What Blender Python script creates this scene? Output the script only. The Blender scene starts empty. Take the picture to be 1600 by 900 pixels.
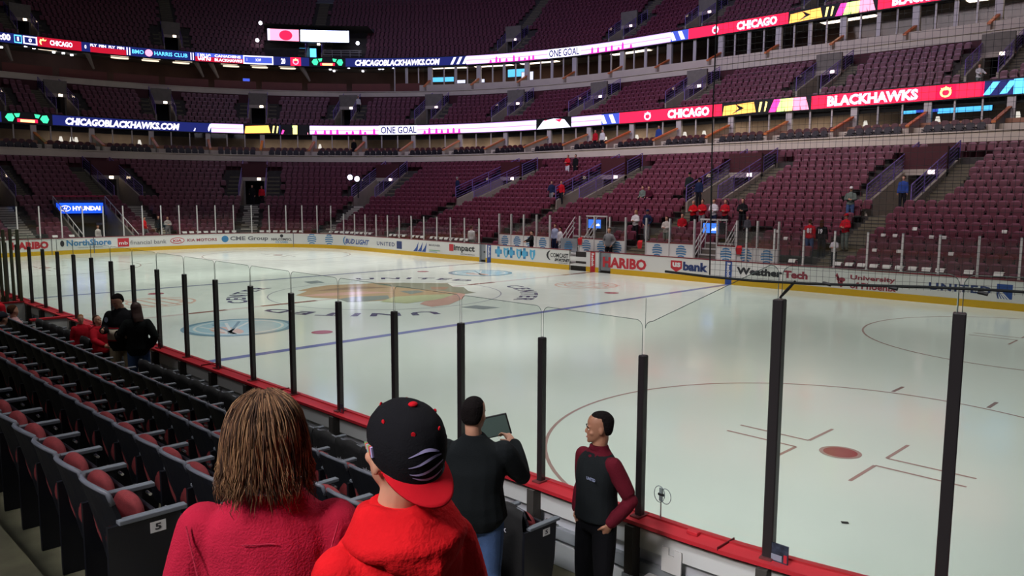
import bpy, bmesh, math, random
from mathutils import Vector, Matrix
import numpy as np
random.seed(7)
PI = math.pi
sc = bpy.context.scene
COL = sc.collection

# ------------------------------------------------------------------ camera, world, lights, exposure
CAM = (25.8737, -18.7518, 3.9561)
YAW, PITCH, ROLL, FPX = 2.35697573, -0.117373489, 0.00404427, 1240.97
def _axes():
    f = Vector((math.cos(PITCH)*math.cos(YAW), math.cos(PITCH)*math.sin(YAW), math.sin(PITCH)))
    r = Vector((math.sin(YAW), -math.cos(YAW), 0)); u = r.cross(f)
    return f, r*math.cos(ROLL)+u*math.sin(ROLL), -r*math.sin(ROLL)+u*math.cos(ROLL)
FW, RT, UP = _axes()
cam_d = bpy.data.cameras.new('camera'); cam = bpy.data.objects.new('camera', cam_d); COL.objects.link(cam)
cam_d.sensor_width = 36; cam_d.lens = FPX/1600*36; cam_d.clip_start = 0.05; cam_d.clip_end = 400
cam.matrix_world = Matrix(((RT.x, UP.x, -FW.x, CAM[0]), (RT.y, UP.y, -FW.y, CAM[1]), (RT.z, UP.z, -FW.z, CAM[2]), (0, 0, 0, 1)))
sc.camera = cam
sc.view_settings.view_transform = 'Standard'
sc.view_settings.look = 'None'
sc.view_settings.gamma = 1
sc.view_settings.use_curve_mapping = False
sc.view_settings.exposure = 0.0
sc.cycles.transparent_max_bounces = 40
sc.cycles.max_bounces = 7
sc.cycles.sample_clamp_indirect = 4
w = bpy.data.worlds.new('arena_air'); sc.world = w; w.use_nodes = True
w.node_tree.nodes['Background'].inputs[0].default_value = (0.62, 0.66, 1.0, 1)
w.node_tree.nodes['Background'].inputs[1].default_value = 0.028

def spot(x, y, z, tx, ty, power, cone, col=(1, .99, .93), size=0.7, blend=.35):
    l = bpy.data.lights.new('rink_floodlight', 'SPOT'); o = bpy.data.objects.new('rink_floodlight', l); COL.objects.link(o)
    o.location = (x, y, z); d = Vector((tx, ty, 0))-o.location
    o.rotation_euler = d.to_track_quat('-Z', 'Y').to_euler()
    l.energy = power; l.spot_size = math.radians(cone); l.spot_blend = blend; l.color = col; l.shadow_soft_size = size
    return o
# roof floodlights over the ice sheet
for lx in (-24, -12, 0, 12, 24):
    for ly in (-10, 10):
        spot(lx, ly*1.25, 27, lx*.96, ly*.42, {-24: 15000, -12: 12500, 0: 9200, 12: 6400, 24: 3900}[lx], 56)
# unseen fill lamps added to brighten the stands, near people and rail
def area(x, y, z, tx, ty, tz, power, sx, sy, col, spread=120):
    l = bpy.data.lights.new('fill_light', 'AREA'); o = bpy.data.objects.new('fill_light', l); COL.objects.link(o)
    l.shape = 'RECTANGLE'; l.size = sx; l.size_y = sy; l.energy = power; l.color = col; l.spread = math.radians(spread)
    o.location = (x, y, z); o.rotation_euler = (Vector((tx, ty, tz))-Vector((x, y, z))).to_track_quat('-Z', 'Y').to_euler()
    return o
area(2, 2, 24, 2, 26, 5, 2050, 40, 4, (1, .86, .92), 90)
area(-8, 6, 34, -20, 48, 20, 3100, 34, 5, (.60, .58, 1), 120)  # bluish fill for the top tiers, standing in for ribbon glow
area(-10, 0, 26, -46, 12, 8, 500, 5, 30, (.9, .85, 1), 120)
area(25, -29, 13, 23.6, -17.2, 2.6, 80, 3, 2, (1, .93, .93), 34)  # narrow fill from behind the camera, added for the near people
area(22, -26, 16, 23.0, -12.9, .8, 95, 5, 3, (.92, .94, 1), 44)
area(14, -30, 18, 12, -15, 1, 70, 12, 4, (1, .95, .95), 90)
area(16, -4, 22, 21, -17, 1, 500, 9, 5, (1, .95, .92), 100)

# ------------------------------------------------------------------ helpers
def lin(c):
    return tuple((v/12.92 if v <= .04045 else ((v+.055)/1.055)**2.4) for v in c)
def S(*rgb):
    return lin([v/255 for v in rgb])
MATS = {}
def mat(name, rgb=(128, 128, 128), rough=.6, metal=0., spec=.5, emit=None, noise=0., nscale=8., bump=0., bscale=60., stretch=None, coat=0.):
    if name in MATS: return MATS[name]
    m = bpy.data.materials.new(name); m.use_nodes = True; nt = m.node_tree; b = nt.nodes['Principled BSDF']
    c = S(*rgb); b.inputs['Base Color'].default_value = (*c, 1); b.inputs['Roughness'].default_value = rough
    b.inputs['Metallic'].default_value = metal; b.inputs['Specular IOR Level'].default_value = spec
    if coat: b.inputs['Coat Weight'].default_value = coat
    if emit is not None:
        b.inputs['Emission Color'].default_value = (*c, 1); b.inputs['Emission Strength'].default_value = emit
        b.inputs['Base Color'].default_value = (.01, .01, .01, 1)
    if noise or bump:
        tc = nt.nodes.new('ShaderNodeTexCoord'); mp = nt.nodes.new('ShaderNodeMapping')
        nt.links.new(tc.outputs['Object'], mp.inputs[0])
        if stretch: mp.inputs['Scale'].default_value = stretch
    if noise:
        n = nt.nodes.new('ShaderNodeTexNoise'); n.inputs['Scale'].default_value = nscale; n.inputs['Detail'].default_value = 5
        nt.links.new(mp.outputs[0], n.inputs['Vector'])
        r = nt.nodes.new('ShaderNodeValToRGB')
        r.color_ramp.elements[0].position = .3; r.color_ramp.elements[1].position = .7
        r.color_ramp.elements[0].color = (*[v*(1-noise) for v in c], 1); r.color_ramp.elements[1].color = (*[min(1, v*(1+noise)) for v in c], 1)
        nt.links.new(n.outputs['Fac'], r.inputs[0]); nt.links.new(r.outputs[0], b.inputs['Base Color'])
    if bump:
        n2 = nt.nodes.new('ShaderNodeTexNoise'); n2.inputs['Scale'].default_value = bscale; n2.inputs['Detail'].default_value = 3
        nt.links.new(mp.outputs[0], n2.inputs['Vector'])
        bp = nt.nodes.new('ShaderNodeBump'); bp.inputs['Strength'].default_value = bump; bp.inputs['Distance'].default_value = .02
        nt.links.new(n2.outputs['Fac'], bp.inputs['Height']); nt.links.new(bp.outputs[0], b.inputs['Normal'])
    MATS[name] = m
    return m
def glass_mat(name, tint=(235, 245, 240), refl=.10):
    if name in MATS: return MATS[name]
    m = bpy.data.materials.new(name); m.use_nodes = True; nt = m.node_tree; nt.nodes.clear()
    out = nt.nodes.new('ShaderNodeOutputMaterial'); mx = nt.nodes.new('ShaderNodeMixShader')
    t = nt.nodes.new('ShaderNodeBsdfTransparent'); g = nt.nodes.new('ShaderNodeBsdfGlossy')
    f = nt.nodes.new('ShaderNodeLayerWeight'); f.inputs['Blend'].default_value = .5
    pw = nt.nodes.new('ShaderNodeMath'); pw.operation = 'POWER'; pw.inputs[1].default_value = 4
    mu = nt.nodes.new('ShaderNodeMath'); mu.operation = 'MULTIPLY_ADD'; mu.inputs[1].default_value = refl*2; mu.inputs[2].default_value = refl*.12
    nt.links.new(f.outputs['Facing'], pw.inputs[0]); nt.links.new(pw.outputs[0], mu.inputs[0])
    t.inputs[0].default_value = (*S(*tint), 1); g.inputs['Roughness'].default_value = .04
    nt.links.new(mu.outputs[0], mx.inputs[0])
    nt.links.new(t.outputs[0], mx.inputs[1]); nt.links.new(g.outputs[0], mx.inputs[2]); nt.links.new(mx.outputs[0], out.inputs[0])
    MATS[name] = m
    return m

def tag(o, label=None, cat=None, group=None, kind=None):
    if label: o['label'] = label
    if cat: o['category'] = cat
    if group: o['group'] = group
    if kind: o['kind'] = kind
    return o
def empty(name, loc=(0, 0, 0), rz=0, label=None, cat=None, group=None):
    o = bpy.data.objects.new(name, None); COL.objects.link(o); o.location = loc; o.rotation_euler = (0, 0, rz)
    o.empty_display_size = .1
    return tag(o, label, cat, group)
ORD = ['first', 'second', 'third', 'fourth', 'fifth', 'sixth', 'seventh', 'eighth', 'ninth', 'tenth', 'eleventh', 'twelfth', 'thirteenth', 'fourteenth', 'fifteenth', 'sixteenth', 'seventeenth', 'eighteenth', 'nineteenth', 'twentieth']
def nth(i):   # 0-based
    if i < 20: return ORD[i]
    t = ['', '', 'twenty', 'thirty', 'forty', 'fifty', 'sixty', 'seventy', 'eighty', 'ninety'][(i+1)//10]
    if (i+1) % 10 == 0: return t[:-1]+'ieth' if t else ''
    return t+'-'+ORD[(i+1) % 10-1]

class MB:
    """collects geometry (world or local coordinates) into one mesh"""
    def __init__(s): s.v = []; s.f = []; s.m = []; s.mats = []
    def mi(s, m):
        if m not in s.mats: s.mats.append(m)
        return s.mats.index(m)
    def add(s, vs, fs, m):
        k = len(s.v); s.v += [tuple(v) for v in vs]; i = s.mi(m)
        for f in fs: s.f.append([k+a for a in f]); s.m.append(i)
    def box(s, x0, x1, y0, y1, z0, z1, m, T=None):
        vs = [(x, y, z) for x in (x0, x1) for y in (y0, y1) for z in (z0, z1)]
        if T: vs = [T(v) for v in vs]
        s.add(vs, [(0, 1, 3, 2), (4, 6, 7, 5), (0, 4, 5, 1), (2, 3, 7, 6), (0, 2, 6, 4), (1, 5, 7, 3)], m)
    def tube(s, pts, r, m, n=6, caps=True, radii=None):
        pts = [Vector(p) for p in pts]; rings = []
        for i, p in enumerate(pts):
            a = pts[max(0, i-1)]; b = pts[min(len(pts)-1, i+1)]; t = (b-a).normalized()
            ref = Vector((0, 0, 1)) if abs(t.z) < .9 else Vector((1, 0, 0))
            x = t.cross(ref).normalized(); y = x.cross(t)
            rr = radii[i] if radii else r
            rings.append([p+x*rr*math.cos(2*PI*k/n)+y*rr*math.sin(2*PI*k/n) for k in range(n)])
        vs = [v for ring in rings for v in ring]; fs = []
        for i in range(len(pts)-1):
            for k in range(n):
                fs.append((i*n+k, i*n+(k+1) % n, (i+1)*n+(k+1) % n, (i+1)*n+k))
        if caps: fs.append(tuple(range(n))[::-1]); fs.append(tuple((len(pts)-1)*n+k for k in range(n)))
        s.add(vs, fs, m)
    def prism(s, poly, h0, h1, m, T):
        """polygon in local 2d (a,b), extruded h0..h1, mapped with T(a,b,h)"""
        n = len(poly); vs = [T(a, b, h0) for a, b in poly]+[T(a, b, h1) for a, b in poly]
        fs = [tuple(range(n))[::-1], tuple(range(n, 2*n))]+[(k, (k+1) % n, n+(k+1) % n, n+k) for k in range(n)]
        s.add(vs, fs, m)
    def mesh(s, name, smooth=False, bevel=0):
        me = bpy.data.meshes.new(name); me.from_pydata(s.v, [], s.f)
        for m in s.mats: me.materials.append(m)
        me.polygons.foreach_set('material_index', s.m)
        if smooth: me.polygons.foreach_set('use_smooth', [True]*len(me.polygons))
        me.update()
        bm = bmesh.new(); bm.from_mesh(me); bmesh.ops.recalc_face_normals(bm, faces=bm.faces)
        if bevel:
            bmesh.ops.bevel(bm, geom=[e for e in bm.edges], offset=bevel, segments=1, affect='EDGES')
        bm.to_mesh(me); bm.free()
        return me
    def build(s, name, parent=None, smooth=False, bevel=0, loc=None, **tags):
        o = bpy.data.objects.new(name, s.mesh(name, smooth, bevel)); COL.objects.link(o)
        if parent is not None: o.parent = parent
        if loc: o.location = loc
        return tag(o, **tags)
def link_mesh(name, me, parent=None, loc=None, **tags):
    o = bpy.data.objects.new(name, me); COL.objects.link(o)
    if parent is not None: o.parent = parent
    if loc: o.location = loc
    return tag(o, **tags)
def rehome(root, *objs):
    """children were modelled in world coordinates: keep them there under a root that stands at the thing's base"""
    for o in objs:
        o.parent = root; o.matrix_parent_inverse = root.matrix_basis.inverted() if False else Matrix.Translation(-Vector(root.location))
def dup(root, loc=None, rz=None, label=None, group=None):
    r = root.copy(); COL.objects.link(r)
    if loc is not None: r.location = loc
    if rz is not None: r.rotation_euler = (0, 0, rz)
    if label: r['label'] = label
    if group: r['group'] = group
    for ch in list(root.children):
        c = ch.copy(); COL.objects.link(c); c.parent = r; c.matrix_parent_inverse = ch.matrix_parent_inverse
        for g in list(ch.children):
            d = g.copy(); COL.objects.link(d); d.parent = c; d.matrix_parent_inverse = g.matrix_parent_inverse
    return r

# rink outline: offset curves of a rounded rectangle. t runs 0-1 near-left corner, 1-2 left end, 2-3 far-left corner, 3-4 far side, 4-5 far-right corner, 5-6 right end, 6-7 near-right corner, 7-8 near side
HX, HY, RC = 30.48, 12.95, 8.53
CX, CY = HX-RC, HY-RC
def seglen(k, o):
    return (RC+o)*PI/2 if k % 2 == 0 else (2*CY if k in (1, 5) else 2*CX)
def P(t, o):
    k = int(math.floor(t)) % 8; u = t-math.floor(t); R = RC+o
    if k == 0: a = -PI/2-u*PI/2; c = (-CX, -CY)
    elif k == 2: a = PI-u*PI/2; c = (-CX, CY)
    elif k == 4: a = PI/2-u*PI/2; c = (CX, CY)
    elif k == 6: a = -u*PI/2; c = (CX, -CY)
    if k % 2 == 0: return (c[0]+R*math.cos(a), c[1]+R*math.sin(a), math.cos(a), math.sin(a))
    if k == 1: return (-HX-o, -CY+2*CY*u, -1, 0)
    if k == 3: return (-CX+2*CX*u, HY+o, 0, 1)
    if k == 5: return (HX+o, CY-2*CY*u, 1, 0)
    return (CX-2*CX*u, -HY-o, 0, -1)
def adv(t, o, s):
    """move along the offset curve by s metres"""
    while True:
        k = int(math.floor(t+1e-9)); u = t-k; L = seglen(k % 8, o)
        if s >= 0:
            rem = (1-u)*L
            if s <= rem: return t+s/L
            s -= rem; t = k+1.0
        else:
            rem = u*L
            if rem < 1e-9:
                k -= 1; L = seglen(k % 8, o); t = float(k+1); rem = L; u = 1
                if -s <= rem: return t+s/L
                s += rem; t = float(k); continue
            if -s <= rem: return t+s/L
            s += rem; t = float(k)
def arc(t0, t1, o):
    s = 0; t = t0
    while t < t1-1e-9:
        k = int(math.floor(t+1e-9)); e = min(t1, k+1.0); s += (e-t)*seglen(k % 8, o); t = e
    return s
def proj_u(x, y, z):
    d = Vector((x, y, z))-Vector(CAM); return 800+FPX*d.dot(RT)/d.dot(FW)
def proj_v(x, y, z):
    d = Vector((x, y, z))-Vector(CAM); return 450-FPX*d.dot(UP)/d.dot(FW)
def t_at(u, o, z, lo=.3, hi=4.0):
    """where along the offset curve the line of sight through photo column u meets it"""
    for _ in range(50):
        m = (lo+hi)/2; x, y, _a, _b = P(m, o)
        if proj_u(x, y, z) < u: lo = m
        else: hi = m
    return lo
def taus(t0, t1, step=1.2, o=0):
    n = max(1, int(arc(t0, t1, o)/step)); out = []
    s = arc(t0, t1, o); t = t0
    ks = [k for k in range(int(t0)+1, int(math.ceil(t1)))]
    out = [adv(t0, o, s*i/n) for i in range(n)]+[t1]
    out = sorted(set([round(a, 6) for a in out]+[float(k) for k in ks if t0 < k < t1]))
    return out
def band(name, prof, t0, t1, m, step=1.2, closed=False, parent=None, mb=None, **tags):
    """profile [(o,z)...] swept along the outline"""
    b = mb or MB(); ts = taus(t0, t1, step, prof[0][0]); n = len(prof); vs = []
    for t in ts:
        for o, z in prof:
            x, y, _, _ = P(t, o); vs.append((x, y, z))
    fs = []
    for i in range(len(ts)-1):
        for k in range(n if closed else n-1):
            k2 = (k+1) % n; fs.append((i*n+k, i*n+k2, (i+1)*n+k2, (i+1)*n+k))
    if closed: fs += [tuple(range(n)), tuple((len(ts)-1)*n+k for k in range(n))[::-1]]
    b.add(vs, fs, m)
    if mb: return b
    return b.build(name, parent, **tags)
def onwall(t0, o):
    """T(a,b,h): a metres along the curve from t0, b height, h towards the rink"""
    def T(a, b, h=0):
        t = adv(t0, o, a); x, y, nx, ny = P(t, o); return (x-nx*h, y-ny*h, b)
    return T

# lettering
_txt = {}
def text2d(s, bold=.0, shear=0., spacing=1.0):
    key = (s, bold, shear, spacing)
    if key in _txt: return _txt[key]
    c = bpy.data.curves.new('lettering', 'FONT'); c.body = s; c.size = 1; c.offset = bold; c.shear = shear; c.space_character = spacing; c.resolution_u = 2
    o = bpy.data.objects.new('lettering', c); COL.objects.link(o)
    dg = bpy.context.evaluated_depsgraph_get(); me = bpy.data.meshes.new_from_object(o.evaluated_get(dg))
    vs = [(v.co.x, v.co.y) for v in me.vertices]; fs = [tuple(p.vertices) for p in me.polygons]
    bpy.data.objects.remove(o); bpy.data.curves.remove(c); bpy.data.meshes.remove(me)
    if vs:
        x0 = min(v[0] for v in vs); y0 = min(v[1] for v in vs); x1 = max(v[0] for v in vs); y1 = max(v[1] for v in vs)
        vs = [((x-x0)/(x1-x0), (y-y0)/(y1-y0)) for x, y in vs]
    _txt[key] = (vs, fs, (x1-x0)/(y1-y0))
    return _txt[key]
def text_on(mb, s, a0, a1, b0, b1, m, T, h=.01, bold=.02, shear=0., spacing=1.0, rot=False):
    vs, fs, asp = text2d(s, bold, shear, spacing)
    if rot: mb.add([T(a0+(1-y)*(a1-a0) if rot == 2 else a0+y*(a1-a0), b1-x*(b1-b0) if rot == 1 else b0+x*(b1-b0), h) for x, y in vs], fs, m)
    else: mb.add([T(a0+x*(a1-a0), b0+y*(b1-b0), h) for x, y in vs], fs, m)
def rect_on(mb, a0, a1, b0, b1, m, T, h=.006, sl=0., step=1.0):
    n = max(1, int(abs(a1-a0)/step)); vs = []; fs = []
    for i in range(n+1):
        a = a0+(a1-a0)*i/n; vs += [T(a, b0, h), T(a+sl, b1, h)]
    for i in range(n): fs.append((2*i, 2*i+2, 2*i+3, 2*i+1))
    mb.add(vs, fs, m)
def poly_on(mb, poly, m, T, h=.006):
    mb.add([T(a, b, h) for a, b in poly], [tuple(range(len(poly)))], m)
def disc(cx, cy, rx, ry, n=20, a0=0, a1=2*PI):
    return [(cx+rx*math.cos(a0+(a1-a0)*k/n), cy+ry*math.sin(a0+(a1-a0)*k/n)) for k in range(n)]
# ------------------------------------------------------------------ materials
M_ICEP = dict(rough=.11, spec=.5)
def ice_mat():
    m = mat('ice', (222, 229, 222), rough=.10, spec=.5, bump=.02, bscale=3.)
    nt = m.node_tree; b = nt.nodes['Principled BSDF']; b.inputs['IOR'].default_value = 1.2
    tc = nt.nodes.new('ShaderNodeTexCoord'); n = nt.nodes.new('ShaderNodeTexNoise'); n.inputs['Scale'].default_value = .35; n.inputs['Detail'].default_value = 6
    r = nt.nodes.new('ShaderNodeValToRGB'); r.color_ramp.elements[0].color = (*S(214, 222, 215), 1); r.color_ramp.elements[1].color = (*S(228, 234, 226), 1)
    nt.links.new(tc.outputs['Object'], n.inputs['Vector']); nt.links.new(n.outputs['Fac'], r.inputs[0]); nt.links.new(r.outputs[0], b.inputs['Base Color'])
    n2 = nt.nodes.new('ShaderNodeTexNoise'); n2.inputs['Scale'].default_value = 1.3; n2.inputs['Detail'].default_value = 6
    mr = nt.nodes.new('ShaderNodeMapRange'); mr.inputs[3].default_value = .07; mr.inputs[4].default_value = .2
    nt.links.new(tc.outputs['Object'], n2.inputs['Vector']); nt.links.new(n2.outputs['Fac'], mr.inputs[0]); nt.links.new(mr.outputs[0], b.inputs['Roughness'])
    return m
ICE = ice_mat()
def paint(name, *rgb):
    m = mat('ice_paint_'+name, rgb, rough=.12, noise=.05, nscale=3); m.node_tree.nodes['Principled BSDF'].inputs['IOR'].default_value = 1.2; return m
CONC = mat('concrete', (120, 114, 104), rough=.85, noise=.12, nscale=3)
CONC_L = mat('pale_concrete', (176, 166, 150), rough=.8, noise=.08, nscale=2)
CONC_D = mat('dark_concrete', (70, 66, 62), rough=.9, noise=.15, nscale=3)
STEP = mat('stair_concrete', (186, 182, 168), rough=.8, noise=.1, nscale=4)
NOSE = mat('stair_nosing', (60, 58, 52), rough=.8)
FASC = mat('fascia_concrete', (214, 202, 182), rough=.75, noise=.05, nscale=1.2)
MAROON = mat('maroon_seat', (102, 40, 56), rough=.5, noise=.22, nscale=2.2)
M_HILITE = mat('maroon_seat_highlight', (136, 78, 98), rough=.4)  # overhead highlight on the seat tops, put into the colour
MAROON_D = mat('dark_maroon_wall', (72, 22, 28), rough=.7)
WHITE = mat('white_board', (236, 236, 230), rough=.3)
YELL = mat('yellow_kickplate', (226, 180, 30), rough=.35)
CAPRED = mat('dark_red_cap', (120, 34, 42), rough=.4)
RED = mat('bright_red_cap', (202, 48, 58), rough=.38, noise=.06, nscale=3)
ALU = mat('aluminium', (206, 204, 200), rough=.45, metal=.0)
STEP_DIM = mat('stair_concrete_dim', (112, 106, 86), rough=.85, noise=.1, nscale=4)  # same stair concrete, coloured darker where less rink light falls
GREYF = mat('grey_frame', (150, 156, 160), rough=.5)
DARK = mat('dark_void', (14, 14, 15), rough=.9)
BLACK = mat('black_rubber', (26, 26, 27), rough=.6)
POST = mat('black_post', (44, 40, 42), rough=.38, spec=.6)
PURP = mat('purple_rail', (128, 106, 176), rough=.5)
GLASS = glass_mat('rink_glass', (247, 251, 249), .10)
FGLASS = glass_mat('far_glass', (246, 246, 246), .22)
WGLASS = glass_mat('window_glass', (205, 212, 215), .2)
PURPG = glass_mat('purple_panel_glass', (216, 206, 240), .2)
ORANGE = mat('orange_wood', (214, 122, 62), rough=.5)
REDBROWN = mat('red_brown_panel', (120, 62, 50), rough=.6, noise=.08, nscale=1)
LAMPW = mat('warm_lamp', (255, 226, 196), emit=9)
LAMPC = mat('cool_lamp', (240, 240, 255), emit=8)
LAMPS = mat('soft_downlight', (235, 215, 190), emit=1.6)

# ------------------------------------------------------------------ ice sheet and its painted marks (one mesh)
ice = MB()
out = []
for t in taus(0, 8, .5): x, y, _, _ = P(t, 0); out.append((x, y, 0.0))
ice.add(out[:-1], [tuple(range(len(out)-1))], ICE)
G = lambda a, b, h=0.003: (a, b, h)
def iline(x0, y0, x1, y1, wd, m, z=.003):
    d = Vector((x1-x0, y1-y0)).normalized(); n = Vector((-d.y, d.x))*wd/2
    ice.add([(x0+n.x, y0+n.y, z), (x0-n.x, y0-n.y, z), (x1-n.x, y1-n.y, z), (x1+n.x, y1+n.y, z)], [(0, 1, 2, 3)], m)
def iring(cx, cy, R, wd, m, a0=0, a1=2*PI, n=96, z=.003):
    vs = []
    for k in range(n+1):
        a = a0+(a1-a0)*k/n
        vs += [(cx+(R-wd/2)*math.cos(a), cy+(R-wd/2)*math.sin(a), z), (cx+(R+wd/2)*math.cos(a), cy+(R+wd/2)*math.sin(a), z)]
    ice.add(vs, [(2*k, 2*k+2, 2*k+3, 2*k+1) for k in range(n)], m)
def ipoly(pts, m, z=.004):
    ice.add([(x, y, z) for x, y in pts], [tuple(range(len(pts)))], m)
F = .3048
P_RED = paint('red', 172, 142, 136); P_BLUE = paint('blue', 118, 126, 178); P_BLUE2 = paint('blue_grey', 140, 146, 168); P_PALE = paint('pale_red', 212, 200, 196)
P_DOT = paint('dot', 150, 74, 74); P_HASH = paint('hash', 140, 116, 110)
iline(25.5*F, -HY, 25.5*F, HY, .30, P_BLUE); iline(-25.5*F, -HY, -25.5*F, HY, .30, P_BLUE2)
iline(0, -HY, 0, HY, .26, P_PALE)
P_BROWN = paint('brown', 150, 108, 100)
for a, b in ((-8, -6.7), (-5.4, -3.2), (4.4, 5.9), (10.6, HY)): iline(0, a, 0, b, .26, P_BROWN, .0045)
for sx in (-1, 1):
    iline(sx*27.13, -HY+.9, sx*27.13, HY-.9, .06, P_RED)
    for sy in (-1, 1):
        cx, cy = sx*69*F, sy*22*F
        iring(cx, cy, 15*F, .055, P_RED)
        ipoly(disc(cx, cy, .305, .305, 28), P_RED); iring(cx, cy, .3, .02, P_RED, z=.0045, n=32)
        ipoly(disc(cx, cy, .25, .25, 24), P_DOT, .005)
        for i in (-1, 1):
            for j in (-1, 1):
                iline(cx+i*2*F, cy+j*.75*F, cx+i*6*F, cy+j*.75*F, .055, P_RED)
                iline(cx+i*2*F, cy+j*.75*F, cx+i*2*F, cy+j*3.75*F, .055, P_RED)
        for j in (-1, 1):
            for q in (-.86, .86): iline(cx+q, cy+j*(15*F+.03), cx+q, cy+j*(15*F+.62), .07, P_HASH)
        ipoly(disc(sx*20*F, cy, .305, .305, 20), paint('rose', 176, 96, 108))
iring(0, 0, 15*F, .05, paint('ring_grey', 158, 160, 172))
ipoly(disc(0, -HY+.0, .01, .01, 8), P_RED)
# ring lettering around centre
P_NAVY = paint('navy', 86, 88, 118)
for word, deg, span in (('UNITED', 130, 56), ('CENTER', 50, 50), ('UNITED', -50, 62), ('CENTER', 232, 50)):
    vs, fs, asp = text2d(word, .03, 0, 1.35)
    a1 = math.radians(deg+span/2); a0 = math.radians(deg-span/2)
    ice.add([((5.35+y*.72)*math.cos(a1+(a0-a1)*x), (5.35+y*.72)*math.sin(a1+(a0-a1)*x), .004) for x, y in vs], fs, P_NAVY)
for sx in (-1, 1):
    ipoly([(sx*(5.0), -.45), (sx*(5.95), -.25), (sx*6.0, .5), (sx*5.0, .25)], paint('slate', 148, 158, 160))
# centre crest: feathered head in flat colour patches
P_TAN = paint('tan', 194, 166, 134); P_GRN = paint('moss', 146, 150, 130); P_OLV = paint('olive', 196, 200, 160); P_SAL = paint('salmon', 214, 172, 158); P_BRN = paint('umber', 164, 138, 116); P_SLG = paint('steel', 146, 152, 146)
def gp(u, v):
    d = FW+RT*((u-800)/FPX)-UP*((v-450)/FPX); t = -CAM[2]/d.z
    return (CAM[0]+d.x*t, CAM[1]+d.y*t)
def crest(pts, m, z): ipoly([gp(360+x*.3, 410+y*.3) for x, y in pts], m, z)
crest([(340, 172), (400, 150), (350, 148), (430, 130), (520, 118), (700, 112), (760, 106), (1130, 108), (1160, 128), (1215, 130), (1235, 150), (1280, 158), (1225, 164), (1200, 178), (1080, 196), (930, 204), (820, 198), (700, 204), (610, 206), (560, 190), (430, 184)], P_TAN, .0045)
crest([(560, 192), (640, 180), (820, 172), (830, 190), (700, 204), (610, 208)], P_SLG, .006)
crest([(740, 112), (900, 106), (1130, 110), (1160, 128), (1215, 130), (1240, 150), (1280, 158), (1225, 164), (1100, 150), (1000, 140), (880, 132)], P_GRN, .006)
crest([(780, 206), (850, 180), (1010, 170), (1150, 166), (1200, 172), (1060, 196), (920, 214)], P_OLV, .0065)
crest([(985, 218), (1010, 204), (1100, 190), (1190, 160), (1222, 168), (1210, 190), (1140, 220), (1050, 232)], P_SAL, .007)
crest([(880, 150), (980, 146), (1010, 154), (940, 166)], P_SLG, .007)
crest([(430, 150), (560, 134), (700, 126), (840, 132), (700, 138), (560, 146)], P_BRN, .006)
crest([(360, 176), (500, 160), (690, 152), (860, 156), (690, 166), (500, 176)], P_SAL, .0062)
crest([(1040, 128), (1140, 128), (1120, 142), (1050, 142)], P_BRN, .007)
# four round sponsor marks in the neutral zone
P_TEAL = paint('teal', 126, 160, 176); P_LT = paint('light_teal', 176, 208, 220); P_WH = paint('white', 226, 232, 232); P_PINK = paint('pink', 222, 186, 172)
for cx, cy, kind in ((3.6, -8.0, 0), (-3.6, 8.4, 0), (-3.6, -7.7, 1), (3.6, 8.1, 1)):
    if kind == 0:
        ipoly(disc(cx, cy, 1.62, 1.62, 48), P_TEAL, .004); ipoly(disc(cx, cy, 1.42, 1.42, 48), P_LT, .0048)
        ipoly(disc(cx+.35, cy-.55, .75, .38, 24), P_PINK, .0056)
        for k in range(5):
            a = -PI/4+.25*k
            iline(cx-1.2*math.cos(a)+.1*k, cy-1.2*math.sin(a)-.15*k, cx+1.1*math.cos(a), cy+1.1*math.sin(a)-.2*k, .09, P_TEAL if k % 2 else P_WH, .0062)
        iring(cx, cy, 1.25, .08, P_WH, n=48, z=.0062)
    else:
        iring(cx, cy, 1.35, .10, P_PINK, n=48); iring(cx, cy, .95, .09, P_PINK, n=48, z=.0035)
        for k in range(4): iline(cx-1.2, cy-.7+.45*k, cx+1.2, cy-.5+.45*k, .12, P_PINK, .0045)
iline(22.15, -9.35, 22.22, -9.3, .07, BLACK, .005)
me_i = bpy.data.meshes.new('ice_sheet'); 
ff = []
for f in ice.f:
    a, b, c = [Vector(ice.v[q]) for q in f[:3]]
    ar = sum(ice.v[f[i]][0]*ice.v[f[(i+1) % len(f)]][1]-ice.v[f[(i+1) % len(f)]][0]*ice.v[f[i]][1] for i in range(len(f)))
    ff.append(f if ar > 0 else f[::-1])
me_i.from_pydata(ice.v, [], ff)
for m in ice.mats: me_i.materials.append(m)
me_i.polygons.foreach_set('material_index', ice.m); me_i.update(); ice_o = link_mesh('ice_sheet', me_i, kind='structure')

# slab under everything
gm = MB(); gm.box(-80, 80, -60, 90, -.4, -.02, CONC_D); gm.build('floor', kind='structure')

# ------------------------------------------------------------------ rink boards (far side, left end, corners) and their adverts
def boards_band(t0, t1, mb):
    band('', [(0.0, .25), (0.0, 1.03), (.12, 1.03), (.12, 0), (0, 0)], t0, t1, WHITE, .6, mb=mb)
    band('', [(-.012, .0), (-.012, .26), (0.0, .26), (0, 0)], t0, t1, YELL, .6, closed=True, mb=mb)
    band('', [(-.02, 1.03), (-.02, 1.07), (.16, 1.07), (.16, 1.03)], t0, t1, CAPRED, .6, closed=True, mb=mb)
def tx(x): return 3+(x+CX)/(2*CX)       # far side parameter for a rink x
fb = MB()
for a, b in ((0.0, tx(-8.62)), (tx(-8.08), tx(-1.6)), (tx(-.45), tx(.38)), (tx(1.15), 5.0)): boards_band(a, b, fb)
for xx in (-26, -13.2, 4.73): pass
boards = fb.build('rink_boards', kind='structure')
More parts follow.
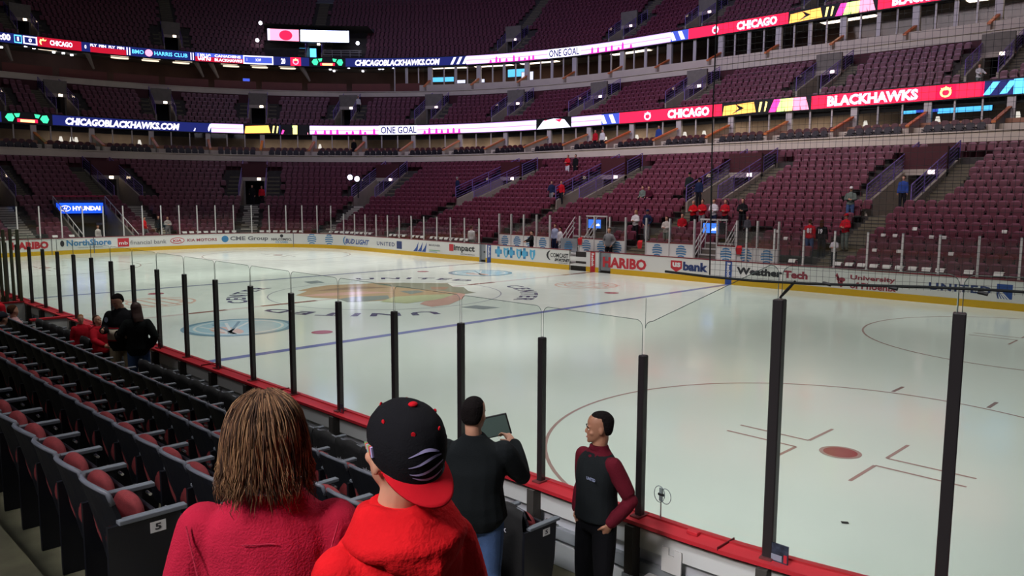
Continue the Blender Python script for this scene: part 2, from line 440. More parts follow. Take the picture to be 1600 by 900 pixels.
# coloured line stripes and adverts painted on the boards
ads = []
AT = mat('ad_blue', (70, 140, 190), rough=.35); ABLK = mat('ad_black', (48, 48, 52), rough=.35); AGRY = mat('ad_grey', (120, 120, 124), rough=.35); ARED = mat('ad_red', (206, 50, 62), rough=.35)
ANAV = mat('ad_navy', (46, 66, 120), rough=.35); ABLU = mat('ad_royal', (44, 84, 160), rough=.35); ASKY = mat('ad_sky', (92, 184, 226), rough=.35); AWHT = mat('ad_white', (240, 240, 238), rough=.35); AMAR = mat('ad_maroon', (160, 60, 76), rough=.35); APUR = mat('ad_violet', (96, 50, 70), rough=.35); AGRN = mat('ad_green', (120, 190, 130), rough=.35)
ASTR = mat('stripe_red', (200, 34, 44), rough=.35)
def A(u, z=.6): return t_at(u, 0, z)
def ad(name, fn, u0, u1):
    mb = MB(); t0 = A(u0); T = onwall(t0, 0.0); L = arc(t0, A(u1), 0)
    fn(mb, T, L); o = mb.build(name, boards, kind=None); return o
def put(s, m, z0=.42, z1=.85, **k):
    return lambda mb, T, L: text_on(mb, s, 0, L, z0, z1, m, T, h=.008, **k)
def globe(mb, T, c, z, r):
    for k in range(5):
        b = z-r+2*r*(k+.5)/5; wv = math.sqrt(max(0, r*r-(b-z)**2))
        pts = [(c-wv+2*wv*i/8, b+r*.11+r*.12*math.sin(i/8*PI)) for i in range(9)]+[(c+wv-2*wv*i/8, b-r*.09-r*.0*i+r*.12*math.sin((8-i)/8*PI)) for i in range(9)]
        poly_on(mb, pts, AT, T, .01)
def hyp(mb, T, L): text_on(mb, 'NorthShore', 0, L, .52, .92, AT, T, .01, bold=.03); text_on(mb, 'University HealthSystem', L*.25, L*.8, .36, .44, AGRY, T, .01); poly_on(mb, disc(-.25, .7, .12, .2), ABLK, T, .01)
ad('painted_advert', hyp, 104, 174)
ad('painted_advert', lambda mb, T, L: (rect_on(mb, 0, .72, .35, .92, ARED, T, .008), text_on(mb, 'mb', .08, .64, .48, .72, AWHT, T, .012), text_on(mb, 'financial bank', .8, L, .46, .74, AGRY, T, .01, bold=-.0)), 184, 260)
def kia(mb, T, L):
    poly_on(mb, disc(.5, .62, .5, .22, 30), ARED, T, .006); poly_on(mb, disc(.5, .62, .45, .17, 30), AWHT, T, .009); text_on(mb, 'KIA', .2, .8, .53, .71, ARED, T, .012, bold=.03); text_on(mb, 'KIA MOTORS', 1.2, L, .52, .72, AMAR, T, .01, bold=.02)
ad('painted_advert', kia, 266, 339)
ad('painted_advert', lambda mb, T, L: (poly_on(mb, disc(.25, .64, .24, .24, 24), AT, T, .008), text_on(mb, 'CME Group', .6, L, .44, .82, AGRY, T, .01, bold=.03)), 346, 419)
ad('painted_advert', lambda mb, T, L: (text_on(mb, 'NHL.COM/SCL', 0, L, .5, .68, ABLK, T, .01, bold=.03), poly_on(mb, disc(L*.5, .84, .12, .12), ABLK, T, .01), text_on(mb, 'ICE GAMES', L*.2, L*.8, .33, .44, AT, T, .01)), 424, 456)
ad('painted_advert', lambda mb, T, L: globe(mb, T, .5, .62, .38), 478, 494)
ad('painted_advert', lambda mb, T, L: globe(mb, T, .5, .62, .38), 506, 522)
ad('painted_advert', lambda mb, T, L: (text_on(mb, 'BUD LIGHT', .25, L, .42, .78, ABLU, T, .01, bold=.03, shear=.3), text_on(mb, '(', 0, .3, .32, .92, AT, T, .01)), 536, 577)
ad('painted_advert', lambda mb, T, L: (text_on(mb, 'UNITED', 0, L*.72, .48, .74, ANAV, T, .01, spacing=1.25), rect_on(mb, L*.8, L, .36, .86, ANAV, T, .008)), 589, 628)
def sails(mb, T, L):
    for k in range(3): poly_on(mb, [(k*.42, .3), (k*.42+.42, .3), (k*.42+.55, .92), (k*.42+.3, .55)], ABLU, T, .01)
    text_on(mb, 'MARINER', 1.6, L, .7, .82, AGRY, T, .01); rect_on(mb, 1.6, L, .42, .46, AGRN, T, .01); rect_on(mb, 1.6, L-.3, .33, .36, AT, T, .01)
ad('painted_advert', sails, 646, 688)
ad('painted_advert', lambda mb, T, L: (rect_on(mb, 0, .4, .5, .92, ARED, T, .008), text_on(mb, 'impact', .42, L, .44, .9, ABLK, T, .012, bold=.03), text_on(mb, 'NETWORKING', L*.45, L, .33, .39, AGRY, T, .01)), 702, 742)
def bcbs(mb, T, L):
    n = 3; w = L/n
    for k in range(n):
        c = w*k+.32; z = .68
        rect_on(mb, c-.1, c+.1, z-.3, z+.3, AT, T, .008); rect_on(mb, c-.28, c+.28, z-.12, z+.12, AT, T, .009); poly_on(mb, disc(c, z, .19, .19, 20), ASKY, T, .012)
        c += .62
        poly_on(mb, [(c-.2, z+.26), (c, z+.2), (c+.2, z+.26), (c+.22, z), (c+.14, z-.2), (c, z-.34), (c-.14, z-.2), (c-.22, z)], ASKY, T, .009); rect_on(mb, c-.04, c+.04, z-.2, z+.12, AWHT, T, .013)
ad('painted_advert', bcbs, 773, 834)
ad('painted_advert', lambda mb, T, L: (text_on(mb, 'COMCAST', .1, L, .6, .84, ABLK, T, .01, bold=.02), text_on(mb, 'SPORTSNET', .4, L+.1, .4, .56, ABLK, T, .01, bold=.05, shear=.2), text_on(mb, '(', -.2, .1, .45, .95, ABLK, T, .01), text_on(mb, 'CHICAGO', L*.5, L, .3, .36, AGRY, T, .01)), 858, 888)
ad('painted_advert', put('HARIBO', ARED, .3, .84, bold=.045), 942, 1010)
ad('painted_advert', lambda mb, T, L: (poly_on(mb, [(0, .9), (.62, .9), (.62, .55), (.31, .36), (0, .55)], ARED, T, .008), text_on(mb, 'us', .1, .55, .6, .82, AWHT, T, .012, bold=.04), text_on(mb, 'bank', .68, L, .46, .88, ANAV, T, .01, bold=.05)), 1048, 1106)
ad('painted_advert', lambda mb, T, L: (text_on(mb, 'Weather', 0, L*.66, .5, .82, ABLK, T, .01, bold=.05), text_on(mb, 'Tech', L*.68, L, .5, .82, AMAR, T, .01, bold=.05)), 1151, 1262)
def uop(mb, T, L):
    text_on(mb, 'University', L*.27, L*.98, .6, .84, AMAR, T, .01, bold=.03); text_on(mb, 'of Phoenix', L*.27, L, .3, .56, AMAR, T, .01, bold=.03)
    for k in range(4): poly_on(mb, [(.05+.05*k, .75-.12*k), (.12+.04*k, .88-.1*k), (.22, .68-.1*k), (.2, .6-.1*k)], AMAR, T, .01)
    poly_on(mb, disc(.33, .62, .13, .09), AMAR, T, .01); poly_on(mb, disc(.3, .45, .08, .14), AMAR, T, .01)
ad('painted_advert', uop, 1303, 1401)
def united(mb, T, L):
    text_on(mb, 'UNITED', 0, L*.76, .5, .78, ANAV, T, .01, bold=.03, spacing=1.2)
    rect_on(mb, L*.82, L, .38, .9, ABLU, T, .008)
    for k in range(5): poly_on(mb, [(L*.82+.09*k, .38), (L*.82+.05+.09*k, .38), (L*.8+.05*k, .66), (L*.82+.02*k, .66)], AWHT, T, .012)
ad('painted_advert', united, 1451, 1582)
ad('painted_advert', lambda mb, T, L: (text_on(mb, 'HARIBO', 0, L, .42, .9, ARED, T, .01, bold=.06)), 18, 76)
for xx, m in ((-7.77, ABLU), (0, ASTR), (7.77, ABLU)):
    mb = MB(); T = onwall(tx(xx-.16), 0.0)
    rect_on(mb, 0, .32, 0, 1.05, m, T, .016); text_on(mb, 'Reebok', .07, .25, .28, .98, AWHT, T, .02, bold=.04, rot=1)
    mb.build('line_stripe', boards)
# vertical joints between board sections
jb = MB()
for u in (146, 458, 80): rect_on(jb, 0, .05, 0, 1.03, AGRY, onwall(A(u), 0), .014)
jb.build('board_joint', boards)
# gates in the far boards
g1 = MB(); g1.box(-1.62, -.43, HY+.55, HY+.6, 0.15, .95, CONC_D); g1.box(-1.6, -.45, HY+.04, HY+.5, .25, .33, WHITE); g1.box(-1.6, -.45, HY+.04, HY+.12, .5, .72, WHITE)
tag(g1.build('bench_gate'), 'open bench gateway with white bars between the COMCAST advert and the red stripe', 'gate')
def gate(x0, x1, lab, m):
    g = MB(); g.box(x0, x1, HY+.10, HY+.16, .12, 1.03, m); g.box(x0, x1, HY+.08, HY+.2, 1.03, 1.07, CAPRED); g.box(x0, x0+.06, HY+.0, HY+.2, .05, 1.05, GREYF); g.box(x0+.3, x0+.42, HY+.06, HY+.1, .55, .62, BLACK)
    tag(g.build('bench_gate'), lab, 'gate')
gate(-8.62, -8.08, 'grey bench gate between the impact advert and the blue stripe', GREYF)
gate(.38, 1.15, 'grey bench gate between the red line stripe and the HARIBO advert', GREYF)

# ------------------------------------------------------------------ far and end glass: posts and panes
def far_glass(t0, t1, ztop, start, group):
    s = arc(t0, t1, .06); n = int(s/1.22)
    for i in range(n+1):
        t = adv(t0, .06, i*s/n); x, y, nx, ny = P(t, .06); u = proj_u(x, y, 2)
        if -40 < u < 1650:
            b = MB(); b.box(-.035, .035, -.03, .03, 0, ztop-1.07, ALU); b.box(-.045, .045, -.04, .04, 0, .05, ALU); b.box(-.038, .038, -.033, .033, ztop-1.1, ztop-1.07, GREYF)
            o = b.build('glass_post', loc=(x, y, 1.07)); o.rotation_euler = (0, 0, math.atan2(ny, nx)-PI/2)
            wh = where_far(u)
            tag(o, 'silver post across the ice, '+wh, 'post', group)
        if i < n:
            t2 = adv(t0, .06, (i+1)*s/n); x2, y2, _, _ = P(t2, .06); u2 = proj_u((x+x2)/2, (y+y2)/2, 2)
            if -60 < u2 < 1680:
                b = MB(); L = math.hypot(x2-x, y2-y); b.box(.04, L-.04, -.006, .006, 0, ztop-1.03-.02, FGLASS)
                o = b.build('rink_glass', loc=(x, y, 1.075)); o.rotation_euler = (0, 0, math.atan2(y2-y, x2-x))
                tag(o, 'clear glass across the ice, '+where_far(u2, True), 'glass pane', group.replace('posts', 'panes'))
LAND = [(30, 'red letters on the corner boards'), (140, 'NorthShore advert'), (222, 'financial bank advert'), (302, 'KIA MOTORS advert'), (382, 'CME Group advert'), (440, 'NHL.COM advert'), (486, 'blue globe beside the NHL.COM advert'), (514, 'blue globe beside the BUD LIGHT advert'), (556, 'BUD LIGHT advert'), (608, 'small UNITED advert'), (667, 'three blue sails advert'), (722, 'impact advert'), (757, 'blue stripe beside the impact advert'), (803, 'blue cross and shield advert'), (873, 'COMCAST advert'), (925, 'red line stripe'), (984, 'HARIBO advert'), (1077, 'usbank advert'), (1137, 'blue stripe beside the WeatherTech advert'), (1206, 'WeatherTech advert'), (1352, 'University of Phoenix advert'), (1516, 'large UNITED advert'), (1640, 'boards past the large UNITED advert')]
_seen = {}
def where_far(u, pane=False):
    best = min(LAND, key=lambda a: abs(a[0]-u)); k = (best[1], pane); _seen[k] = _seen.get(k, 0)+1
    return '%s one over the %s' % (nth(_seen[k]-1), best[1])
far_glass(.35, 2.83, 3.1, 0, 'silver glass posts'); far_glass(2.83, tx(-8.7), 2.55, 0, 'silver glass posts')
far_glass(tx(8.55), tx(21.5), 2.55, 0, 'silver glass posts')

# ------------------------------------------------------------------ team benches behind the far boards
YB = HY+1.5
def bench_wall(x0, x1, lab, npan):
    t = empty('bench_partition', ((x0+x1)/2, YB, .3), 0, lab, 'partition', 'white panels behind the team benches')
    w = MB(); w.box(x0, x1, YB, YB+.06, .3, 1.6, WHITE); w.box(x0, x1, YB-.01, YB+.08, 1.58, 1.63, CAPRED); rehome(t, w.build('panel'))
    n = npan; pw = (x1-x0)/n
    for k in range(n+1):
        p = MB(); xx = x0+pw*k; p.box(xx-.03, xx+.03, YB-.03, YB+.09, .3, 2.8, ALU); rehome(t, p.build('post'))
    for k in range(n):
        g = MB(); g.box(x0+pw*k+.03, x0+pw*(k+1)-.03, YB+.02, YB+.032, 1.63, 2.82, FGLASS); rehome(t, g.build('glass_pane'))
        lg = MB(); Tw = lambda a, b, h=0, c=x0+pw*(k+.5): (c+a, YB-h-.003, b)
        if pw > .9: globe(lg, Tw, 0, 1.2, .3); rehome(t, lg.build('printed_logo'))
    return t
bench_wall(-8.5, -4.4, 'long white bench partition behind the blue cross and shield advert', 4)
bench_wall(-2.2, .9, 'white bench partition behind the red line stripe', 3)
bench_wall(2.2, 5.0, 'white bench partition behind the usbank advert', 2)
bench_wall(4.93+1.3, 9.3, 'white bench partition behind the blue stripe by WeatherTech', 3)
fl = MB(); fl.box(-8.6, 9.4, HY+.14, YB+.3, -.02, .3, CONC_D); fl.build('floor_bench', kind='structure')
for x0, x1, lab in ((-7.9, -1.9, 'long white players bench behind the blue cross and shield advert'), (1.3, 7.4, 'long players bench behind the HARIBO and usbank adverts'), (8.0, 9.2, 'short white bench end beside the blue stripe by WeatherTech')):
    b = MB(); b.box(x0, x1, YB-.45, YB-.08, .72, .8, WHITE); b.box(x0, x1, YB-.42, YB-.4, .3, .72, WHITE)
    for k in range(int((x1-x0)/1.2)+1): b.box(x0+.1+k*1.2-.03, x0+.1+k*1.2+.03, YB-.4, YB-.1, .3, .72, GREYF)
    tag(b.build('players_bench'), lab, 'bench')
# short ladder stairs with silver rails beside the bench tunnels
def tunnel_steps(xc, lab, n=5):
    b = MB()
    for k in range(n): b.box(xc-.75, xc+.75, YB+.1+k*.3, YB+.42+k*.3, .3, .55+k*.27, CONC); b.box(xc-.76, xc+.76, YB+.08+k*.3, YB+.12+k*.3, .5+k*.27, .57+k*.27, ALU)
    for sx in (-1, 1):
        for h in (.5, .8, 1.1): b.tube([(xc+sx*.8, YB+.1, .3+h), (xc+sx*.8, YB+.4, .5+h), (xc+sx*.8, YB+1.5, 1.6+h)], .025, ALU)
        for k in range(3): b.tube([(xc+sx*.8, YB+.15+k*.6, .4), (xc+sx*.8, YB+.15+k*.6, 1.5+k*.5)], .025, ALU)
    tag(b.build('tunnel_steps'), lab, 'steps')
tunnel_steps(-3.0, 'short flight of steps with silver rails behind the COMCAST advert')
tunnel_steps(5.6, 'short flight of steps with silver rails between the usbank advert and the blue stripe')
for xa, lab in ((-3.55, 'grey AT globe gate panel behind the COMCAST advert'),):
    g = MB(); g.box(xa, xa+1.2, YB-.02, YB+.04, .5, 1.55, GREYF); globe(g, lambda a, b, h=0: (xa+.6+a, YB-.03-h, b), 0, 1.1, .3)
    tag(g.build('gate_panel'), 'small grey gate panel with blue globe behind the COMCAST advert', 'gate')

def bench_x(u, y):
    d = (y-CAM[1])/(FW.y+RT.y*(u-800)/FPX); return CAM[0]+d*(FW.x+RT.x*(u-800)/FPX)
for u, lab in ((931, 'small blue lit screen under a silver bar behind the red line stripe benches'), (1112, 'small blue lit screen under a silver bar behind the usbank advert')):
    y = YB+1.5; x = bench_x(u, y); r = empty('bench_screen', (x, y, .3), 0, lab, 'screen')
    b = MB(); b.box(x-.75, x+.75, y-.04, y+.04, 2.72, 2.8, ALU); b.tube([(x-.7, y, .3), (x-.7, y, 2.75)], .03, ALU); b.tube([(x+.7, y, .3), (x+.7, y, 2.75)], .03, ALU); b.box(x-.62, x+.62, y-.03, y+.05, 2.05, 2.62, BLACK); rehome(r, b.build('frame'))
    b = MB(); b.box(x-.58, x+.3, y-.045, y-.03, 2.1, 2.58, mat('bench_blue', (60, 120, 230), emit=1.4)); text_on(b, 'usb', -.2, .2, 2.22, 2.38, mat('bench_white', (230, 240, 255), emit=2.), lambda a, bb, h=0: (x+.05+a, y-.05, bb), 0, bold=.04); rehome(r, b.build('lit_screen'))
for u, lab in ((998, 'red cloth hanging over the white bench partition by the blond person'), (1152, 'red cloth hanging over the white bench partition near WeatherTech'), (905, 'red cloth hanging on the white bench partition by the grey hoodie')):
    x = bench_x(u, YB-.05); b = MB(); vs = []
    for i in range(7):
        for j in range(6): a = -.16+.32*j/5; vs.append((x+a*(1-.25*abs(i-3)/3), YB-.03-.012*math.sin(j*2+i)-(.02 if i else -.08), 1.66-.42*i/6+.02*math.sin(j*3)))
    b.add(vs, [(i*6+j, i*6+j+1, (i+1)*6+j+1, (i+1)*6+j) for i in range(6) for j in range(5)], mat('hung_red', (206, 40, 46), rough=.9)); tag(b.build('hung_cloth', smooth=True), lab, 'cloth')
# ------------------------------------------------------------------ seating bowl
def LBb(i): return 1.41+.271*(i-1)+.0031*(i-1)**2
LB = [(1.7+.88*i, LBb(i)-.85) for i in range(19)]
MBW = [(22.7+.85*i, 10.15+.46*i) for i in range(8)]
UB = [(33.6+.85*i, 18.75+.58*i) for i in range(17)]
A15 = lambda deg: 3-deg/90.0          # aisle angle in the far-left corner, from the far side
LP = [tx(10.9), tx(.26), tx(-10.3), tx(-20.9), A15(30), A15(60), A15(90), 1.0]
MP = [tx(10.9), tx(.0), tx(-11.1), tx(-21.5), A15(15), A15(30), A15(45), A15(60), A15(75), A15(90), 1.35]
UP_ = [tx(7.5), tx(-4.5), tx(-16), A15(4), A15(22), A15(52), A15(72), A15(92)]
T0, T1 = .45, 3.93
def terrace(name, rows, aisles, ia, ib, hw, extra=None):
    """stepped slab; rows ia..ib are open over hw metres each side of every aisle (the portals)"""
    mb = MB()
    for i, (o, z) in enumerate(rows):
        zp = rows[i-1][1] if i else z-.6
        prof = [(o-.62, zp-.25), (o-.62, z), (o+.28, z), (o+.28, z-.3)]
        cuts = [(T0, T1)]
        if ia <= i <= ib:
            for a in sorted(aisles):
                l, r = adv(a, o, -hw), adv(a, o, hw); new = []
                for c0, c1 in cuts:
                    if r <= c0 or l >= c1: new.append((c0, c1)); continue
                    if l > c0: new.append((c0, l))
                    if r < c1: new.append((r, c1))
                cuts = new
        if extra and i <= extra[2]:
            new = []
            for c0, c1 in cuts:
                if c0 < extra[0] and c1 > extra[1]: new += [(c0, extra[0]), (extra[1], c1)]
                else: new.append((c0, c1))
            cuts = new
        for c0, c1 in cuts: band('', prof, c0, c1, CONC_D, 1.6, mb=mb)
    return mb.build(name, kind='structure')
TUN = (1+(-1.5+CY)/(2*CY), 1+(1.9+CY)/(2*CY), 6)
terrace('terrace_lower', LB, LP, 10, 17, 1.12, TUN)
terrace('terrace_middle', MBW, MP, 2, 7, .95)
terrace('terrace_upper', UB, UP_, 1, 5, .95)

def wpt(t, o, s, z):
    """point at aisle t: offset o, s metres sideways"""
    x, y, nx, ny = P(t, o); return (x-ny*s*-1*-1 if False else x+ny*s, y-nx*s, z)
def stairs(name, rows, t, i0, i1, s0, hw, lab):
    mb = MB(); STEP = MATS['stair_concrete'] if lab else STEP_DIM
    def T(a, b, h): return wpt(t, a, s0+b, h)
    for i in range(i0, i1+1):
        o, z = rows[i]; zp = rows[i-1][1] if i else z-.25
        zm = (z+zp)/2
        mb.box(o-1.02, o-.62, -hw, hw, zp-.1, zm, STEP, lambda v: T(*v)); mb.box(o-.64, o+.28, -hw, hw, zp-.2, z+.012, STEP, lambda v: T(*v))
        mb.box(o-1.03, o-.98, -hw, hw, zm-.03, zm+.006, NOSE, lambda v: T(*v)); mb.box(o-.65, o-.60, -hw, hw, z-.02, z+.018, NOSE, lambda v: T(*v))
    return mb.build(name, kind='structure')
def portal(tier, rows, t, ia, ib, hw, k, where, rail=PURPG, walls=CONC_L):
    """concrete vomitory: two stepped side walls, a back wall with a doorway, lintel lamp and railings"""
    mb = MB(); zf = rows[ia-1][1] if ia else rows[0][1]; oa = rows[ia][0]-.75; ob = rows[ib][0]+.2
    zt = lambda i: rows[i][1]+.32
    slope = (rows[ib][1]-rows[ia][1])/(rows[ib][0]-rows[ia][0])
    za = rows[ia][1]+.30; zb = rows[ib][1]+.35
    for s in (-1, 1):
        a, b = (s*hw, s*(hw-.14)) if s > 0 else (s*(hw-.14), s*hw)
        vs = [wpt(t, o, x, z) for x in (a, b) for o, z in ((oa, zf-.3), (ob, zf-.3), (ob, zb), (oa, za))]
        mb.add(vs, [(0, 1, 2, 3), (4, 7, 6, 5), (0, 4, 5, 1), (1, 5, 6, 2), (2, 6, 7, 3), (3, 7, 4, 0)], walls)
    def T(v): return wpt(t, v[0], v[1], v[2])
    mb.box(oa-.1, ob+1.5, -hw, hw, zf-.3, zf, CONC, T)
    od = rows[max(ia, ib-2)][0]-.2; zd = zf+2.15
    mb.box(od, od+.2, -hw, -hw*.72, zf, zd, CONC, T); mb.box(od, od+.2, hw*.72, hw, zf, zd, CONC, T)
    mb.box(od-.05, od+.25, -hw, hw, zd, zd+.32, CONC_L, T)
    top = max(zd+.4, rows[ib][1]+.9)
    mb.box(od+.0, od+.2, -hw, hw, zd+.32, top, MAROON_D if tier == 'lower' else CONC, T)
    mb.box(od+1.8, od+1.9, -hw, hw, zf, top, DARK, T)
    mb.build('wall_portal', kind='structure')
    # lintel lamp
    x = hw*.35
    lb = MB(); lb.box(od-.14, od-.06, x-.16, x+.16, zd+.06, zd+.26, LAMPW, T); lb.box(od-.12, od-.04, x-.19, x+.19, zd+.02, zd+.30, GREYF, T)
    tag(lb.build('exit_light'), 'small glowing exit light over the %s' % where, 'exit light', 'lit lamps over the portals')
    for s in (-1, 1):
        r = MB()
        e = s*(hw-.05); n = 4
        A0 = Vector(wpt(t, oa, e, za)); B0 = Vector(wpt(t, ob, e, zb)); H = Vector((0, 0, .95))
        for q in range(n+1):
            p = A0.lerp(B0, q/n); r.tube([p, p+H], .03, PURP)
        for h in (.95, .75, .55, .35, .15): r.tube([A0+H*(h/.95), B0+H*(h/.95)], .016 if h < .9 else .03, PURP, n=5)
        r.add([A0+H*.1, B0+H*.1, B0+H*.92, A0+H*.92], [(0, 1, 2, 3)], rail)
        tag(r.build('portal_railing'), 'purple railing, %s of the %s' % ('sign side' if s < 0 else 'netting side', where), 'railing', 'purple portal railings')
WN = {0: 'lower', 1: 'middle', 2: 'upper'}
PLACE_L = ['portal behind the WeatherTech advert', 'portal behind the HARIBO advert', 'portal behind the blue stripe by impact', 'portal behind the sails advert', 'portal beside the twin floodlights', 'portal above the straight white stairs', 'portal above the KIA stairs', 'portal nearest the HARIBO corner boards']
for k, t in enumerate(LP):
    portal('lower', LB, t, 10, 17, 1.12, k, 'lower bowl '+PLACE_L[k])
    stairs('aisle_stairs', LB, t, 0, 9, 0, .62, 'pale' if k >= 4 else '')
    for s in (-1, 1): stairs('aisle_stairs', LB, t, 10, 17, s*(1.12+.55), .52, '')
for k, t in enumerate(MP):
    portal('middle', MBW, t, 2, 7, .95, k, 'middle tier portal, %s from the netting end' % nth(k))
    stairs('aisle_stairs', MBW, t, 0, 1, 0, .55, '')
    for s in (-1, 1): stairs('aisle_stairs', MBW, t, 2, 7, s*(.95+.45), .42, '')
for k, t in enumerate(UP_):
    portal('upper', UB, t, 1, 5, .95, k, 'upper tier portal, %s from the netting end' % nth(k))
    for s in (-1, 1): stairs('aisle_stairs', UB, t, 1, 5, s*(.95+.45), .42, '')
    stairs('aisle_stairs', UB, t, 6, 16, 0, .6, '')

# fascias, floors and soffits between the tiers
band('fascia_lower', [(18.1, 6.93), (18.1, 7.5), (18.0, 7.5), (18.0, 7.58), (18.45, 7.58), (18.45, 6.9)], T0, T1, FASC, 1.5, kind='structure')
band('wall_lower_back', [(17.95, 5.4), (17.95, 6.95), (18.1, 6.95)], T0, T1, MAROON_D, 1.5, kind='structure')
band('floor_suite_lower', [(18.45, 7.2), (19.35, 7.2), (19.35, 7.5), (20.6, 7.5), (20.6, 7.75), (26.5, 7.75)], T0, T1, CONC, 1.5, kind='structure')
band('wall_suite_lower', [(26, 7.7), (26, 9.9)], T0, T1, mat('suite_wall', (168, 152, 138), rough=.8, noise=.45, nscale=.35), 1.5, kind='structure')
band('ceiling_suite_lower', [(21.75, 9.72), (26.2, 9.72)], T0, T1, CONC, 1.5, kind='structure')
band('fascia_middle', [(29.5, 14.35), (29.5, 14.9), (29.4, 14.9), (29.4, 14.98), (29.85, 14.98), (29.85, 14.3)], T0, T1, FASC, 1.5, kind='structure')
band('wall_middle_back', [(29.3, 13.0), (29.3, 14.4)], T0, T1, MAROON_D, 1.5, kind='structure')
band('floor_suite_middle', [(29.85, 14.7), (31.3, 14.7), (31.3, 15.0), (37.5, 15.0)], T0, T1, CONC, 1.5, kind='structure')
band('wall_suite_middle', [(37, 14.9), (37, 18.2)], T0, T1, mat('club_wall', (96, 70, 60), rough=.8, noise=.3, nscale=.4), 1.5, kind='structure')
band('ceiling_suite_middle', [(32.25, 18.1), (37.2, 18.1)], T0, T1, CONC, 1.5, kind='structure')
band('wall_top', [(48.2, 28.5), (48.2, 33)], T0, T1, mat('top_wall', (120, 118, 128), rough=.8), 2, kind='structure')
band('roof_edge', [(30.0, 37.5), (49, 35), (49, 34.6)], T0, T1, mat('roof_black', (16, 16, 20), rough=.9), 2, kind='structure')
# ------------------------------------------------------------------ led ribbons
def led(name, *rgb, e=3.): return mat('led_'+name, rgb, emit=e)
L_NAVY = led('navy', 20, 28, 90, e=1.6); L_BLUE = led('blue', 60, 80, 190, e=1.6); L_WHITE = led('white', 232, 226, 255, e=1.9); L_LAV = led('lavender', 205, 160, 235, e=1.5)
L_RED = led('red', 236, 22, 60, e=2.6); L_PINK = led('pink', 240, 60, 150, e=2.6); L_GREEN = led('green', 60, 230, 160, e=1.8); L_ORG = led('orange', 255, 170, 80, e=2.6); L_YEL = led('yellow', 255, 232, 130, e=2.6); L_BLACK = led('black', 10, 10, 16, e=.4)
L_CYAN = led('cyan', 90, 190, 255, e=2.2); L_WINE = led('wine', 170, 14, 40, e=1.6); L_DPINK = led('rose', 250, 140, 170, e=2.4); L_MAG = led('magenta', 200, 40, 160, e=2.2)
L_LIME = led('lime', 190, 250, 130, e=2.4)
def ribbon(name, o, zc, h, lab):
    r = empty(name, P(3.2, o)[:2]+(zc-h/2,), 0, lab, 'led display')
    z0, z1 = zc-h/2, zc+h/2
    b = band('casing', [(o, z0-.08), (o, z1+.08), (o+.35, z1+.08), (o+.35, z0-.08)], T0, T1, BLACK, 1.2, closed=True); rehome(r, b)
    b = band('lit_face', [(o-.01, z0), (o-.01, z1)], T0, T1, L_NAVY, 1.2); rehome(r, b)
    return r, z0, z1
class Rib:
    def __init__(s, r, o, z0, z1): s.r = r; s.o = o; s.z0 = z0; s.z1 = z1; s.h = z1-z0
    def t(s, u): return t_at(u, s.o, (s.z0+s.z1)/2)
    def seg(s, name, u0, u1, fn):
        mb = MB(); t0 = s.t(u0); L = arc(t0, s.t(u1), s.o); T = onwall(t0, s.o-.012)
        TT = lambda a, b, h=0: T(a, s.z0+b*s.h, h)
        fn(mb, TT, L); o = mb.build(name); rehome(s.r, o); return o
def fill(m): return lambda mb, T, L: rect_on(mb, 0, L, 0, 1, m, T, .004)
def words_(s, m, bg=None, b0=.16, b1=.84, **k):
    def f(mb, T, L):
        if bg: rect_on(mb, 0, L, 0, 1, bg, T, .004)
        text_on(mb, s, L*.02, L*.98, b0, b1, m, T, .014, **k)
    return f
def slashes(n, m, bg, sl=.5, wd=.3, gap=.35):
    def f(mb, T, L):
        rect_on(mb, 0, L, 0, 1, bg, T, .004)
        g = L/(n*1.6)
        for k in range(n): rect_on(mb, g*(.3+1.6*k), g*(1.0+1.6*k), .08, .92, m, T, .01, sl=sl*g)
    return f
def streak(m1, m2):
    def f(mb, T, L):
        rect_on(mb, 0, L, 0, 1, L_LAV, T, .004); rect_on(mb, 0, L, .54, .92, m1, T, .010); rect_on(mb, 0, L, .08, .42, m1, T, .010)
    return f
def crowd(n):
    def f(mb, T, L):
        random.seed(int(L*10)); rect_on(mb, 0, L, 0, .07, L_MAG, T, .02)
        for k in range(n):
            a = L*(k+.5)/n+random.uniform(-.2, .2); hh = random.uniform(.3, .75)
            poly_on(mb, [(a-.14, 0), (a+.14, 0), (a+.12, hh*.7), (a+.05, hh), (a-.06, hh), (a-.12, hh*.65)], L_MAG, T, .02)
    return f
def crossbones(mb, T, L):
    rect_on(mb, 0, L, 0, 1, L_BLACK, T, .004)
    for s, c in ((1, L*.16), (-1, L*.84)):
        poly_on(mb, [(c-.09*L, .5), (c-.04*L, .85), (c+.05*L, .9), (c+.09*L, .5), (c+.05*L, .12), (c-.03*L, .14)], L_GREEN, T, .01)
        poly_on(mb, [(c+s*.08*L, .9), (c+s*.2*L, .95), (c+s*.18*L, .6), (c+s*.12*L, .55)], L_GREEN, T, .012)
    rect_on(mb, L*.3, L*.7, .1, .42, L_RED, T, .01); rect_on(mb, L*.36, L*.64, .12, .36, L_YEL, T, .015)
def crest_led(mb, T, L):
    rect_on(mb, 0, L, 0, 1, L_BLACK, T, .004); poly_on(mb, [(L*.02, 0), (L*.05, .8), (L*.7, .95), (L*.75, .1)], L_ORG, T, .008)
    poly_on(mb, [(L*.22, .05), (L*.5, .5), (L*.3, .9), (L*.38, .5)], L_BLACK, T, .014); poly_on(mb, [(L*.28, .2), (L*.46, .45), (L*.36, .3)], L_WHITE, T, .018)
    poly_on(mb, [(L*.8, .1), (L*.83, .9), (L*.88, .9), (L*.84, .1)], L_YEL, T, .01); poly_on(mb, [(L*.92, .1), (L*.95, .9), (L*.99, .85), (L*.95, .1)], L_YEL, T, .01)
